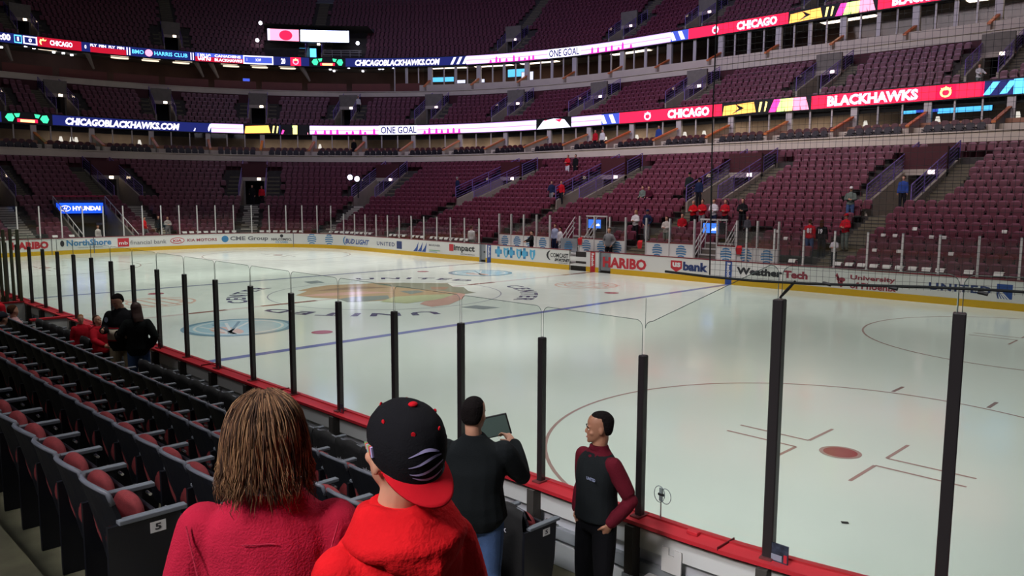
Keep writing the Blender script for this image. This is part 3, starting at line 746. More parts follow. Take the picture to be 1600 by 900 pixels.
def fan(mb, T, L):
    cs = (L_PINK, L_LIME, L_YEL, L_DPINK, L_DPINK)
    rect_on(mb, 0, L, 0, 1, L_BLACK, T, .004)
    for k in range(5):
        a = L*(.02+.19*k); rect_on(mb, a, a+L*.17, .0, 1, cs[k], T, .008, sl=L*(.12-.05*k))
def emblem(m, bg, ring=L_WHITE):
    def f(mb, T, L):
        rect_on(mb, 0, L, 0, 1, bg, T, .004); c = L/2
        poly_on(mb, disc(c, .48, .33, .36, 20), ring, T, .008); poly_on(mb, disc(c, .46, .2, .22, 16), bg, T, .012); poly_on(mb, [(c-.3, .8), (c-.1, .7), (c, .92), (c+.1, .7), (c+.3, .8), (c+.2, .62), (c-.2, .62)], m, T, .014)
    return f
r1, a0, a1 = ribbon('led_ribbon', 21.6, 10.22, .86, 'long lower LED ribbon wrapping the bowl below the middle seats'); R1 = Rib(r1, 21.6, a0, a1)
R1.seg('display_graphic', 2, 82, crossbones)
R1.seg('display_text', 98, 284, words_('CHICAGOBLACKHAWKS.COM', L_WHITE, None, .1, .84, bold=.05, shear=.2))
R1.seg('display_graphic', 300, 330, slashes(3, L_WHITE, L_NAVY, 1.0))
R1.seg('display_graphic', 330, 380, streak(L_WHITE, L_LAV))
R1.seg('display_graphic', 381, 436, crest_led)
R1.seg('display_graphic', 438, 484, fan)
R1.seg('display_graphic', 484, 592, streak(L_WHITE, L_LAV)); R1.seg('display_pattern', 488, 590, crowd(9))
R1.seg('display_graphic', 592, 652, fill(L_WHITE)); R1.seg('display_text', 594, 652, words_('ONE GOAL', L_NAVY, None, .1, .9, bold=.02))
R1.seg('display_graphic', 652, 838, streak(L_WHITE, L_LAV)); R1.seg('display_pattern', 660, 720, crowd(7))
def badge(mb, T, L):
    rect_on(mb, 0, L, 0, 1, L_BLACK, T, .004); poly_on(mb, [(0.02*L, 0), (.2*L, .85), (.5*L, 1), (.8*L, .85), (.98*L, 0)], L_WHITE, T, .008)
    for q in (.35, .65): poly_on(mb, [(L*(q-.12), .9), (L*(q+.08), .9), (L*.55, 0), (L*.45, 0)], L_RED, T, .012)
R1.seg('display_graphic', 838, 893, badge); R1.seg('display_graphic', 893, 940, streak(L_WHITE, L_LAV)); R1.seg('display_graphic', 940, 968, slashes(2, L_WHITE, L_BLUE, -.6))
R1.seg('display_graphic', 968, 1000, fill(L_RED)); R1.seg('display_emblem', 1000, 1024, emblem(L_WHITE, L_RED)); R1.seg('display_graphic', 1024, 1128, fill(L_RED)); R1.seg('display_text', 1042, 1110, words_('CHICAGO', L_WHITE, None, .1, .9, bold=.055))
R1.seg('display_graphic', 1128, 1200, crest_led); R1.seg('display_graphic', 1200, 1268, fan); R1.seg('display_graphic', 1268, 1538, fill(L_RED))
R1.seg('display_text', 1290, 1438, words_('BLACKHAWKS', L_WHITE, None, .1, .9, bold=.055)); R1.seg('display_emblem', 1462, 1494, emblem(L_YEL, L_RED, L_YEL)); R1.seg('display_graphic', 1532, 1584, slashes(2, L_CYAN, L_NAVY, .9))
R1.seg('display_graphic', 1584, 1625, fill(L_CYAN))
r2, b0, b1 = ribbon('led_ribbon', 32.0, 18.45, .9, 'long upper LED ribbon wrapping the bowl below the top seats'); R2 = Rib(r2, 32.0, b0, b1)
R2.seg('display_text', -14, 17, words_('20:00', L_WHITE, None, .2, .9, bold=.05))
def box_num(s, m):
    def f(mb, T, L): rect_on(mb, 0, L, .08, .92, m, T, .006); rect_on(mb, L*.1, L*.9, .2, .8, L_NAVY, T, .01); text_on(mb, s, L*.38, L*.62, .3, .72, L_WHITE, T, .014, bold=.04)
    return f
R2.seg('display_score', 22, 34, box_num('1', L_CYAN)); R2.seg('display_score', 36, 58, box_num('0', L_WHITE))
R2.seg('display_graphic', 58, 127, fill(L_WINE)); R2.seg('display_emblem', 60, 75, emblem(L_YEL, L_WINE, L_YEL)); R2.seg('display_text', 77, 114, words_('CHICAGO', L_WHITE, None, .25, .8, bold=.04)); R2.seg('display_score', 127, 140, box_num('0', L_NAVY))
R2.seg('display_graphic', 141, 197, lambda mb, T, L: (rect_on(mb, 0, L, 0, .6, L_WINE, T, .004), text_on(mb, 'FLY  PEN  FLY  PEN', 0, L*.95, .62, .9, L_WHITE, T, .01, bold=.05)))
R2.seg('display_graphic', 197, 205, slashes(2, L_WHITE, L_NAVY, 0)); R2.seg('display_text', 206, 225, words_('BMO', L_CYAN, None, .3, .75)); R2.seg('display_emblem', 227, 238, lambda mb, T, L: poly_on(mb, disc(L/2, .5, .36, .4, 20), L_DPINK, T, .01)); R2.seg('display_text', 240, 294, words_('HARRIS CLUB', L_CYAN, None, .3, .75))
R2.seg('display_graphic', 297, 304, slashes(2, L_WHITE, L_NAVY, 0)); R2.seg('display_graphic', 305, 380, lambda mb, T, L: (rect_on(mb, 0, L, 0, .55, L_WINE, T, .004), rect_on(mb, 0, L, .55, 1, L_BLUE, T, .004), text_on(mb, 'CANADIENS', L*.4, L*.95, .58, .9, L_WHITE, T, .01, bold=.04), text_on(mb, 'BLACKHAWKS', L*.4, L*.98, .1, .45, L_WHITE, T, .01, bold=.04), text_on(mb, 'USHG', L*.05, L*.32, .1, .9, L_WHITE, T, .01, bold=.04)))
R2.seg('display_graphic', 380, 427, lambda mb, T, L: (rect_on(mb, 0, L, 0, 1, L_WHITE, T, .004), rect_on(mb, L*.04, L*.96, .14, .86, L_BLUE, T, .01), text_on(mb, 'FACEOFFS %', L*.12, L*.85, .35, .68, L_WHITE, T, .014, bold=.03)))
R2.seg('display_text', 439, 446, words_('20', L_WHITE, None, bold=.04)); R2.seg('display_graphic', 454, 470, emblem(L_YEL, L_RED, L_DPINK)); R2.seg('display_graphic', 483, 540, crossbones)
R2.seg('display_text', 552, 690, words_('CHICAGOBLACKHAWKS.COM', L_WHITE, None, .1, .84, bold=.05, shear=.2)); R2.seg('display_graphic', 702, 730, slashes(3, L_WHITE, L_NAVY, .9))
R2.seg('display_graphic', 728, 856, streak(L_WHITE, L_LAV)); R2.seg('display_pattern', 762, 840, crowd(9)); R2.seg('display_graphic', 856, 908, fill(L_WHITE)); R2.seg('display_text', 857, 906, words_('ONE GOAL', L_NAVY, None, .1, .9, bold=.02))
R2.seg('display_graphic', 908, 1048, streak(L_WHITE, L_LAV)); R2.seg('display_pattern', 920, 990, crowd(7)); R2.seg('display_graphic', 1048, 1076, slashes(2, L_WHITE, L_BLUE, -.6))
R2.seg('display_graphic', 1076, 1108, fill(L_RED)); R2.seg('display_emblem', 1108, 1128, emblem(L_WHITE, L_RED)); R2.seg('display_graphic', 1128, 1232, fill(L_RED)); R2.seg('display_text', 1150, 1216, words_('CHICAGO', L_WHITE, None, .1, .9, bold=.055))
R2.seg('display_graphic', 1232, 1304, crest_led); R2.seg('display_graphic', 1304, 1372, fan); R2.seg('display_graphic', 1372, 1640, fill(L_RED)); R2.seg('display_text', 1392, 1524, words_('BLACKHAWKS', L_WHITE, None, .1, .9, bold=.055))

# ------------------------------------------------------------------ seats of the bowl: one mass plus the ones that show largest as objects
def seat_shape():
    """far seat, origin on the floor, facing +y (towards the rink): back with rounded top and folded-up seat"""
    v = []; f = []
    top = [(-.22, .62), (-.2, .78), (-.1, .84), (.1, .84), (.2, .78), (.22, .62), (.2, .36), (-.2, .36)]
    n = len(top)
    for y in (-.03, .03): v += [(x, y-(z-.36)*.16, z) for x, z in top]
    f += [tuple(range(n))[::-1], (n, n+1, n+4, n+5, n+6, n+7)]+[(k, (k+1) % n, n+(k+1) % n, n+k) for k in range(n)]
    k = len(v)
    for x in (-.2, .2):
        v += [(x, .05, .36), (x, .16, .38), (x, .13, .7), (x, .05, .68)]
    f += [(k, k+1, k+2, k+3), (k+4, k+7, k+6, k+5), (k+1, k+5, k+6, k+2), (k+2, k+6, k+7, k+3), (k, k+4, k+5, k+1)]
    k = len(v)
    v += [(-.235, -.02, 0), (-.215, -.02, 0), (-.215, .0, .58), (-.235, .0, .58), (-.235, .2, .58), (-.215, .2, .58)]
    f += [(k, k+1, k+2, k+3), (k+3, k+2, k+5, k+4)]
    f += [(n+1, n+2, n+3, n+4)]
    return v, f
seatpos = []
def rowseats(tier, rows, aisles, ia, ib, hwp, pitch, lo=T0, hi=T1, low_hw=.66):
    for i, (o, z) in enumerate(rows):
        s = arc(lo, hi, o); n = int(s/pitch)
        ablocks = [arc(lo, a, o) for a in aisles if a > lo]
        for j in range(n):
            d = (j+.5)*pitch+(.5 if i % 2 else 0)*pitch+((i*7) % 5)*.03-.3*pitch; t = adv(lo, o, d)
            hw = (hwp if ia <= i <= ib else low_hw)+.2
            if any(abs(d-a) < hw for a in ablocks): continue
            x, y, nx, ny = P(t, o)
            if tier == 0:
                if i <= 6 and x < -30 and -1.9 < y < 2.3: continue
                if i <= 1 and -9 < x < 9.6 and y > 0: continue
                if 2 <= i <= 5 and y > 0 and (abs(x+3.0) < 1.1 or abs(x-5.6) < 1.1): continue
            if tier == 2 and i <= 6 and 414 < proj_u(x, y, z) < 572 and x < -30: continue
            seatpos.append((tier, i, j, t, x, y, z, nx, ny))
rowseats(0, LB, LP, 10, 17, 2.3, .5)
rowseats(1, MBW, MP, 2, 7, 1.9, .52)
rowseats(2, UB, UP_, 1, 5, 1.9, .52, low_hw=.7)
def depth(x, y, z): return (Vector((x, y, z))-Vector(CAM)).dot(FW)
vis = [(depth(s[4], s[5], s[6]), k) for k, s in enumerate(seatpos) if s[0] == 0 and 5 < proj_u(s[4], s[5], s[6]+.5) < 1598]
vis.sort(); chosen = set(k for _, k in vis[:190])
sv, sf = seat_shape(); sv = np.array(sv); allv = []; allf = []; base = 0
for k, s in enumerate(seatpos):
    if k in chosen: continue
    _, _, _, t, x, y, z, nx, ny = s
    R = np.array([[-ny, -nx, 0], [nx, -ny, 0], [0, 0, 1.]])       # local x along the row, local y towards the rink
    allv.append(sv@R.T+np.array([x, y, z])); allf += [tuple(a+base for a in f) for f in sf]; base += len(sv)
me = bpy.data.meshes.new('empty_seat_rows'); me.from_pydata(np.vstack(allv).tolist(), [], allf); me.materials.append(MAROON); me.materials.append(M_HILITE); me.polygons.foreach_set('material_index', [1 if (q % len(sf)) in (3, 4, 5, len(sf)-1) else 0 for q in range(len(allf))]); me.update()
link_mesh('empty_seat_rows', me, kind='stuff', label='thousands of empty maroon seats filling the three tiers around the rink', cat='seats')
# single seats: nearest rows of the far stand
ms = MB(); ms.add([tuple(q) for q in sv[:16]], sf[:3]+sf[6:10], MAROON); ms.add([tuple(q) for q in sv[:16]], sf[3:6]+[sf[-1]], M_HILITE); far_back = ms.mesh('seat_back')
ms = MB(); ms.add([tuple(q) for q in sv[16:24]], [tuple(a-16 for a in f) for f in sf[10:15]], MAROON); far_pan = ms.mesh('folded_seat')
ms = MB(); ms.box(-.25, -.225, -.06, .2, .56, .6, BLACK); ms.box(-.245, -.23, -.05, .0, 0, .56, BLACK); far_arm = ms.mesh('armrest')
rowcount = {}
for k in sorted(chosen, key=lambda q: (seatpos[q][1], -seatpos[q][3])):
    tier, i, j, t, x, y, z, nx, ny = seatpos[k]
    rowcount[i] = rowcount.get(i, 0)+1
    r = empty('arena_seat', (x, y, z), math.atan2(-nx, ny)*-1+PI if False else math.atan2(ny, nx)+PI/2,
              'empty maroon seat across the ice, %s from the netting end, %s row up' % (nth(rowcount[i]-1), nth(i)), 'seat', 'maroon seats across the ice')
    link_mesh('seat_back', far_back, r); link_mesh('folded_seat', far_pan, r); link_mesh('armrest', far_arm, r)

# white sheets lying on the first row of seats
sheet = MB(); sheet.box(-.16, .16, -.16, .03, .862, .875, mat('paper', (235, 235, 225), rough=.7)); sheet.add([(-.16, .03, .87), (.16, .03, .87), (.15, .1, .74), (-.15, .1, .74)], [(0, 1, 2, 3)], MATS['paper']); sheet_me = sheet.mesh('programme')
front = sorted([s for s in seatpos if s[0] == 0 and s[1] == 0], key=lambda s: s[3]); cnt = 0
fr_vis = [s for s in front if 0 < proj_u(s[4], s[5], s[6]+.5) < 1600]
random.seed(3); prev = None; q = 0
for s in fr_vis:
    _, i, j, t, x, y, z, nx, ny = s; u = proj_u(x, y, z+.6)
    if random.random() < .1 or (140 < u < 260): continue
    if prev and math.hypot(x-prev[0], y-prev[1]) < .45: continue
    prev = (x, y); q += 1
    o = link_mesh('programme', sheet_me, loc=(x, y, z)); o.rotation_euler = (0, 0, math.atan2(ny, nx)+PI/2+random.uniform(-.1, .1))
    tag(o, 'white sheet on the far front row, %s from the HYUNDAI sign' % nth(q-1), 'paper sheet', 'programmes on the first far row')

lowr = [s_ for s_ in seatpos if s_[0] == 0 and 1 <= s_[1] <= 5 and s_[5] > 12 and 1150 < proj_u(s_[4], s_[5], s_[6]+.5) < 1598]
random.seed(21)
for q, s_ in enumerate(random.sample(lowr, 11)):
    _, i, j, t, x, y, z, nx, ny = s_; o = link_mesh('programme', sheet_me, loc=(x, y, z)); o.rotation_euler = (0, 0, math.atan2(ny, nx)+PI/2+.1); o.scale = (.6, .6, 1)
    tag(o, 'small white sheet left on a far seat, %s row up over the large adverts' % nth(i), 'paper sheet', 'white sheets left in far row %d' % i)
# ------------------------------------------------------------------ suites: partitions, seats, windows, lamps
def bays(t_first, n, o, step, direction=-1):
    t = t_first; out = []
    for k in range(n):
        out.append(t); t = adv(t, o, direction*step)
        if t < T0+.1: break
    return out
ch = MB()
pr = [(-.22, .4), (-.23, .72), (-.17, .86), (-.08, .9), (.08, .9), (.17, .86), (.23, .72), (.22, .4)]
SUITEB = mat('suite_seat_dark', (34, 28, 34), rough=.5); SUITEW = mat('suite_seat_wine', (84, 30, 34), rough=.5)
def suite_chair(m):
    c = MB(); c.prism(pr, -.05, .03, m, lambda a, b, h: (a, h-(b-.4)*.12, b)); c.box(-.21, .21, .02, .42, .4, .5, m); c.box(-.05, .05, .1, .2, 0, .42, BLACK); c.box(-.25, -.2, -.02, .3, .58, .63, m); c.box(.2, .25, -.02, .3, .58, .63, m)
    return c.mesh('suite_chair')
chair_b = suite_chair(SUITEB); chair_w = suite_chair(SUITEW)
B1 = bays(tx(13.1), 40, 18.6, 4.5)
WFR = mat('window_frame', (208, 202, 196), rough=.5)
win = MB(); glz = MB(); n1 = 0
for k, t in enumerate(B1):
    def T(v, t=t): return wpt(t, v[0], v[1], v[2])
    x, y, nx, ny = P(t, 18.6); u = proj_u(x, y, 8)
    if not -60 < u < 1700: continue
    p = empty('suite_partition', (x, y, 7.3), 0, 'sloping orange capped suite wall above the lower bowl, %s from the netting end' % nth(n1), 'partition', 'orange capped walls between the lower suites'); n1 += 1
    w = MB()
    vs = [wpt(t, o, s, z) for s in (-.07, .07) for o, z in ((18.5, 7.3), (21.4, 7.3), (21.4, 9.0), (18.5, 8.0))]
    w.add(vs, [(0, 1, 2, 3), (4, 7, 6, 5), (0, 4, 5, 1), (1, 5, 6, 2), (2, 6, 7, 3), (3, 7, 4, 0)], CONC_L); rehome(p, w.build('wall'))
    w = MB(); vs = [wpt(t, o, s, z) for s in (-.11, .11) for o, z in ((18.4, 7.98), (21.5, 9.0), (21.5, 9.12), (18.4, 8.1))]
    w.add(vs, [(0, 1, 2, 3), (4, 7, 6, 5), (0, 4, 5, 1), (1, 5, 6, 2), (2, 6, 7, 3), (3, 7, 4, 0)], ORANGE); rehome(p, w.build('cap'))
    win.box(21.7, 21.95, -.22, .22, 7.7, 9.8, WFR, T)
    # chairs of this bay
    tn = adv(t, 18.6, -4.5)
    for row, (oo, zz, me_) in enumerate(((19.0, 7.2, chair_b), (20.1, 7.5, chair_w))):
        for j in range(6):
            tt = adv(t, oo, -(.75+.56*j)*(oo+8.5)/(27.1) if int(t) == 2 else -(.75+.56*j))
            xx, yy, ax, ay = P(tt, oo)
            if not 0 < proj_u(xx, yy, zz+.5) < 1600: continue
            o = link_mesh('suite_chair', me_, loc=(xx, yy, zz)); o.rotation_euler = (0, 0, math.atan2(ay, ax)+PI/2)
            tag(o, '%s chair, %s in the %s row of the %s lower suite from the netting' % ('dark' if row == 0 else 'wine', nth(j), 'front' if row == 0 else 'back', nth(n1-1)), 'chair', 'chairs in the lower suites')
    # low counter walls between the two chair rows, mullions
    for q in range(1, 3):
        T2 = lambda v, tq=adv(t, 21.8, -1.5*q*(1 if int(t) != 2 else 1.1)): wpt(tq, v[0], v[1], v[2])
        win.box(21.75, 21.85, -.05, .05, 7.8, 9.8, WFR, T2)
win.build('window_suite_lower', kind='structure')
band('window_1', [(21.8, 7.8), (21.8, 9.7)], T0, T1, WGLASS, 1.5, kind='structure')
band('ledge_suite_front', [(19.3, 7.5), (19.3, 7.98), (19.42, 7.98), (19.42, 7.5)], T0, T1, FASC, 1.5, kind='structure')
band('ledge_suite_back', [(20.45, 7.75), (20.45, 8.35), (20.6, 8.35), (20.6, 7.75)], T0, T1, mat('tan_ledge', (176, 126, 96), rough=.6), 1.5, kind='structure')
cv = MB(); random.seed(5); t = T0+.05  # glowing ceiling strips added to brighten the suite interiors
while t < T1-.1:
    t2 = adv(t, 22.6, 3.6)
    if random.random() < .75: band('', [(22.5+random.random()*2, 9.66)]+[(24.8, 9.66)], t, t2, mat('suite_fill_%d' % random.choice((1, 2, 3)), (255, 226, 200), emit=random.choice((3.5, 6., 9.))), 1.5, mb=cv)
    t = adv(t2, 22.6, .9)
t = tclub = t_at(655, 30.5, 15.5)
while t < T1-.1:
    t2 = adv(t, 33.4, 4.4)
    if random.random() < .6: band('', [(33.4, 18.04), (34.6, 18.04)], t, t2, mat('suite_fill_1', (255, 226, 200), emit=3), 1.5, mb=cv)
    t = adv(t2, 33.4, 1.0)
cv.build('ceiling_cove_light', kind='structure')
# lamps and pale furniture seen through the lower suite windows
random.seed(11); q = 0
for u in (95, 112, 119, 218, 500, 640, 906, 922, 946, 995, 1052, 1070, 1100, 1330, 1352, 1465, 1578, 1590):
    t = t_at(u, 23.4, 8.7); x, y, nx, ny = P(t, 23.4)
    b = MB(); b.tube([(x, y, 8.3), (x, y, 8.5), (x, y, 8.95)], .16, mat('lamp_shade', (255, 240, 225), emit=1.3), n=8, radii=[.22, .2, .1]); b.tube([(x, y, 7.75), (x, y, 8.3)], .03, BLACK)
    q += 1; tag(b.build('suite_lamp'), 'pale shaded lamp inside the lower suites, %s from the HYUNDAI sign end' % nth(q-1), 'lamp', 'lamps seen through the suite windows')

# middle tier suites on the right, open club on the left
B2 = bays(tx(9.4), 14, 30.3, 5.4); n2 = 0
w2 = MB()
tclub = t_at(655, 30.5, 15.5)
for k, t in enumerate(B2):
    if t < tclub: break
    def T(v, t=t): return wpt(t, v[0], v[1], v[2])
    x, y, nx, ny = P(t, 30.4)
    p = empty('suite_partition', (x, y, 14.8), 0, 'orange capped suite wall above the middle tier, %s from the netting end' % nth(n2), 'partition', 'orange capped walls between the upper suites'); n2 += 1
    w = MB(); vs = [wpt(t, o, s, z) for s in (-.08, .08) for o, z in ((30.2, 14.8), (32.2, 14.8), (32.2, 16.4), (30.2, 15.5))]
    w.add(vs, [(0, 1, 2, 3), (4, 7, 6, 5), (0, 4, 5, 1), (1, 5, 6, 2), (2, 6, 7, 3), (3, 7, 4, 0)], CONC_L); rehome(p, w.build('wall'))
    w = MB(); vs = [wpt(t, o, s, z) for s in (-.12, .12) for o, z in ((30.1, 15.48), (32.3, 16.4), (32.3, 16.55), (30.1, 15.6))]
    w.add(vs, [(0, 1, 2, 3), (4, 7, 6, 5), (0, 4, 5, 1), (1, 5, 6, 2), (2, 6, 7, 3), (3, 7, 4, 0)], ORANGE); rehome(p, w.build('cap'))
    w2.box(32.2, 32.5, -.25, .25, 15, 18.1, WFR, T)
    for q in range(1, 4):
        T2 = lambda v, tq=adv(t, 32.3, -1.36*q): wpt(tq, v[0], v[1], v[2])
        w2.box(32.3, 32.4, -.06 if q != 2 else -.15, .06 if q != 2 else .15, 15.2, 18.1, WFR, T2)
w2.build('window_suite_middle', kind='structure')
band('window_2', [(32.4, 15.2), (32.4, 18.1)], tclub, T1, WGLASS, 1.5, kind='structure')
band('ledge_suite_middle', [(30.6, 14.7), (30.6, 15.75), (30.75, 15.75), (30.75, 14.7)], tclub, T1, FASC, 1.5, kind='structure')
cl = MB()
t = adv(T0, 30.6, 1.0); j = 0
while t < tclub-.03:
    t2 = adv(t, 30.6, 4.2); band('', [(30.9, 14.9), (30.9, 16.0), (31.0, 16.0), (31.0, 14.9)], t, min(t2, tclub), REDBROWN, 1.4, mb=cl); t = adv(t2, 30.6, .6)
cl.build('club_front_wall', kind='structure')
q = 0
CLUB = [(u, 105+(u-68)*.03, 1) for u in (68, 80)]+[(187, 103, 2), (187, 108, 2), (237, 107, 2), (235, 112, 2), (287, 110, 2), (283, 115, 2), (358, 114, 2), (361, 121, 2), (404, 117, 2), (406, 122, 2), (448, 119, 2), (450, 124, 2)]
for u, v, kd in CLUB:
    o_ = 32.8 if v < 1000 else 33; 
    o_ = {103: 32.9, 108: 34.4, 107: 32.9, 112: 34.4, 110: 32.9, 115: 34.4, 114: 32.9, 121: 34.6, 117: 32.9, 122: 34.4, 119: 32.9, 124: 34.4}.get(v, 33.6)
    t = t_at(u, o_, 18.05); x, y, nx, ny = P(t, o_)
    b = MB(); L = .85 if kd == 2 else .5
    c = [(x+L*math.cos(a)*-ny+.3*math.sin(a)*nx, y+L*math.cos(a)*nx+.3*math.sin(a)*ny) for a in [2*PI*i/20 for i in range(20)]]
    b.prism(c, 17.98, 18.09, LAMPS, lambda a, bb, h: (a, bb, h))
    q += 1; tag(b.build('ceiling_light'), 'oval club ceiling light, %s from the HYUNDAI sign end' % nth(q-1), 'ceiling light', 'oval club ceiling lights')
q = 0
for u in (2, 40, 53, 84, 99, 112, 135, 516, 522, 545, 567, 593, 598, 615):
    o_ = 33+((u*7) % 5)*.6; t = t_at(u, o_, 18.05); x, y, nx, ny = P(t, o_)
    b = MB(); b.prism(disc(x, y, .13, .13, 10), 17.95, 18.09, LAMPC, lambda a, bb, h: (a, bb, h)); q += 1
    tag(b.build('spot_light'), 'tiny round club ceiling spot, %s from the HYUNDAI sign end' % nth(q-1), 'ceiling light', 'small club ceiling spots')
# pale struts of the club ceiling
q = 0
for u in (12, 140, 310, 333, 475):
    t = t_at(u, 32.6, 17.8); 
    b = MB(); A_, B_ = Vector(wpt(t, 32.5, -.3, 18.1)), Vector(wpt(t, 33.6, .5, 16.6)); b.tube([A_, A_.lerp(B_, .3), B_], .14, CONC_L, n=6, radii=[.3, .24, .12])
    q += 1; tag(b.build('column_strut'), 'pale flared strut under the upper ribbon, %s from the HYUNDAI sign end' % nth(q-1), 'strut', 'pale struts in the club')
# glowing screens inside suites and club
q = 0
def screen(u, z, wd, hh, o_, m, lab, text=None):
    t = t_at(u, o_, z); b = MB(); T = onwall(adv(t, o_, -wd/2), o_)
    band('', [(o_+.02, z-hh/2-.05), (o_+.02, z+hh/2+.05), (o_+.12, z+hh/2+.05), (o_+.12, z-hh/2-.05)], adv(t, o_, -wd/2-.05), adv(t, o_, wd/2+.05), BLACK, 5, closed=True, mb=b)
    rect_on(b, 0, wd, z-hh/2, z+hh/2, m, T, .01)
    if text: text_on(b, text, wd*.08, wd*.92, z-hh*.25, z+hh*.25, L_WHITE, T, .03, bold=.03)
    tag(b.build('video_screen'), lab, 'screen')
screen(1507, 9.3, 3.0, .5, 22.6, L_CYAN, 'wide blue lit screen in the lower suite under the BLACKHAWKS text')
screen(1420, 9.35, .9, .4, 22.6, L_CYAN, 'small blue lit screen in the lower suite beside the wide blue one')
screen(1448, 9.35, 1.4, .35, 22.6, L_BLUE, 'dim blue screen beside the small blue lit screen in the lower suite')
screen(808, 17.2, 2.2, .8, 34.5, L_CYAN, 'round edged pale blue screen in the upper suites')
screen(824, 16.7, 1.4, .9, 34.0, L_WHITE, 'small white blue screen in the upper suites')
screen(692, 17.0, 2.6, .5, 35.5, L_CYAN, 'long cyan screen at the back of the club beyond the upper LED web address')
screen(735, 16.7, 3.4, .35, 35.5, L_WHITE, 'long thin white screen at the back of the club')
screen(435, 15.6, 2.2, .5, 31.2, L_CYAN, 'blue strip screen on the club front wall')
screen(385, 15.9, .7, .9, 31.4, L_BLUE, 'small upright blue screen in the club')

# upper corner opening with the big hanging board
def up_box():
    o0 = 34.2; ta, tb = t_at(412, o0, 20), t_at(574, o0, 20)
    band('wall_upper_recess', [(38.6, 18.9), (38.6, 23.4)], ta, tb, mat('recess_wall', (58, 54, 62), rough=.8), 1.5, kind='structure')
    band('ceiling_upper_recess', [(34.5, 22.9), (38.7, 22.9)], ta, tb, CONC_D, 1.5, kind='structure')
    t0 = t_at(418, 34.0, 21.5); L = arc(t0, t_at(545, 34.0, 21.5), 34.0); T = onwall(t0, 34.0); r = empty('video_board', P(t0, 34.0)[:2]+(20.9,), 0, 'long glowing white and red video board hanging in the upper corner', 'video board')
    b = MB(); band('', [(34.03, 20.9), (34.03, 22.35), (34.4, 22.35), (34.4, 20.9)], t0, adv(t0, 34.0, L), BLACK, 1.5, closed=True, mb=b); rehome(r, b.build('casing'))
    b = MB(); rect_on(b, L*.4, L, 21.0, 22.25, led('glow', 190, 200, 255, e=8), T, .01); rehome(r, b.build('white_screen'))
    b = MB(); rect_on(b, 0, L*.38, 21.0, 22.25, L_DPINK, T, .01); poly_on(b, disc(L*.22, 21.6, L*.08, .55, 20), L_RED, T, .03); rect_on(b, 0, L*.03, 21.0, 22.25, L_WHITE, T, .03); rehome(r, b.build('red_screen'))
    screen(481, 20.1, 1.9, 1.0, 36.0, L_CYAN, 'small cyan screen below the long glowing video board')
    b = MB()
    for h in (.3, .6, .9, 1.1): b.tube([wpt(t_at(u, 34.6, 20), 34.6, 0, 19.1+h) for u in range(505, 574, 10)], .03, ALU, n=5)
    for u in range(505, 574, 14): b.tube([wpt(t_at(u, 34.6, 20), 34.6, 0, 19.1), wpt(t_at(u, 34.6, 20), 34.6, 0, 20.2)], .03, ALU, n=5)
    tag(b.build('balcony_railing'), 'silver balcony railing beside the cyan screen in the upper corner', 'railing')
    for u, z, lab in ((402, 21.0, 'round white lamp beside the red end of the video board'), (559, 21.0, 'round white lamp beside the white end of the video board'), (407, 22.9, 'white lamp above the red end of the video board')):
        x, y, nx, ny = P(t_at(u, 34.5, z), 34.5); b = MB(); b.tube([(x-nx*.1, y-ny*.1, z), (x, y, z)], .2, LAMPC, n=10); tag(b.build('round_lamp'), lab, 'lamp')
up_box()

# twin floodlights on a stand in the far corner
for du, lab in ((0, 'bright floodlight in the far corner, the higher of the twins'), (11, 'bright floodlight in the far corner, the lower of the twins')):
    o_ = 10.5; t = t_at(548+du, o_, 5.6); x, y, nx, ny = P(t, o_); z = 5.35-du*.012
    b = MB(); b.tube([(x-nx*.16, y-ny*.16, z), (x, y, z), (x+nx*.2, y+ny*.2, z)], .2, BLACK, n=14, radii=[.3, .3, .12]); b.tube([(x, y, z), (x, y, 3.6)], .05, BLACK)
    r = empty('floodlight', (x, y, 3.6), 0, lab, 'floodlight', 'twin floodlights'); rehome(r, b.build('housing'))
    b = MB(); b.tube([(x-nx*.2, y-ny*.2, z), (x-nx*.17, y-ny*.17, z)], .21, mat('flood_lens', (225, 215, 255), emit=14), n=16); rehome(r, b.build('lens'))

# zamboni tunnel with its lit sign
tu = MB(); xb = -HX-7.6
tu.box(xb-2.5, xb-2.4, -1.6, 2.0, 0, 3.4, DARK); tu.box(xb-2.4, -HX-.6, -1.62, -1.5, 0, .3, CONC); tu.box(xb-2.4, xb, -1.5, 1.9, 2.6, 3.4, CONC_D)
for yy in (-1.55, 1.95):
    vs = [(x, y, z) for y in (yy-.06, yy+.06) for x, z in ((xb, 0), (-HX-1.2, 0), (-HX-1.2, .6), (xb, 3.15))]
    tu.add(vs, [(0, 1, 2, 3), (4, 7, 6, 5), (0, 4, 5, 1), (1, 5, 6, 2), (2, 6, 7, 3), (3, 7, 4, 0)], CONC)
    tu.tube([(-HX-1.2, yy, 1.1), (xb, yy, 3.7)], .035, ALU); 
    for q in range(7): a = q/6; tu.tube([(-HX-1.2+(xb+HX+1.2)*a, yy, .6+2.55*a), (-HX-1.2+(xb+HX+1.2)*a, yy, 1.1+2.6*a)], .02, ALU, n=5)
tu.tube([(xb, -1.55, 3.7), (xb, 1.95, 3.7)], .04, RED); tu.build('wall_tunnel', kind='structure')
hy = empty('lit_sign', (xb+.1, .2, 2.5), 0, 'bright blue lit HYUNDAI sign over the tunnel behind the end boards', 'sign')
b = MB(); b.box(xb+.0, xb+.14, -1.35, 1.75, 2.45, 3.2, led('sign_blue', 20, 70, 220, e=2.6)); rehome(hy, b.build('sign_panel'))
b = MB(); Th = lambda a, bb, h=0: (xb+.16+h, -1.3+a, bb)
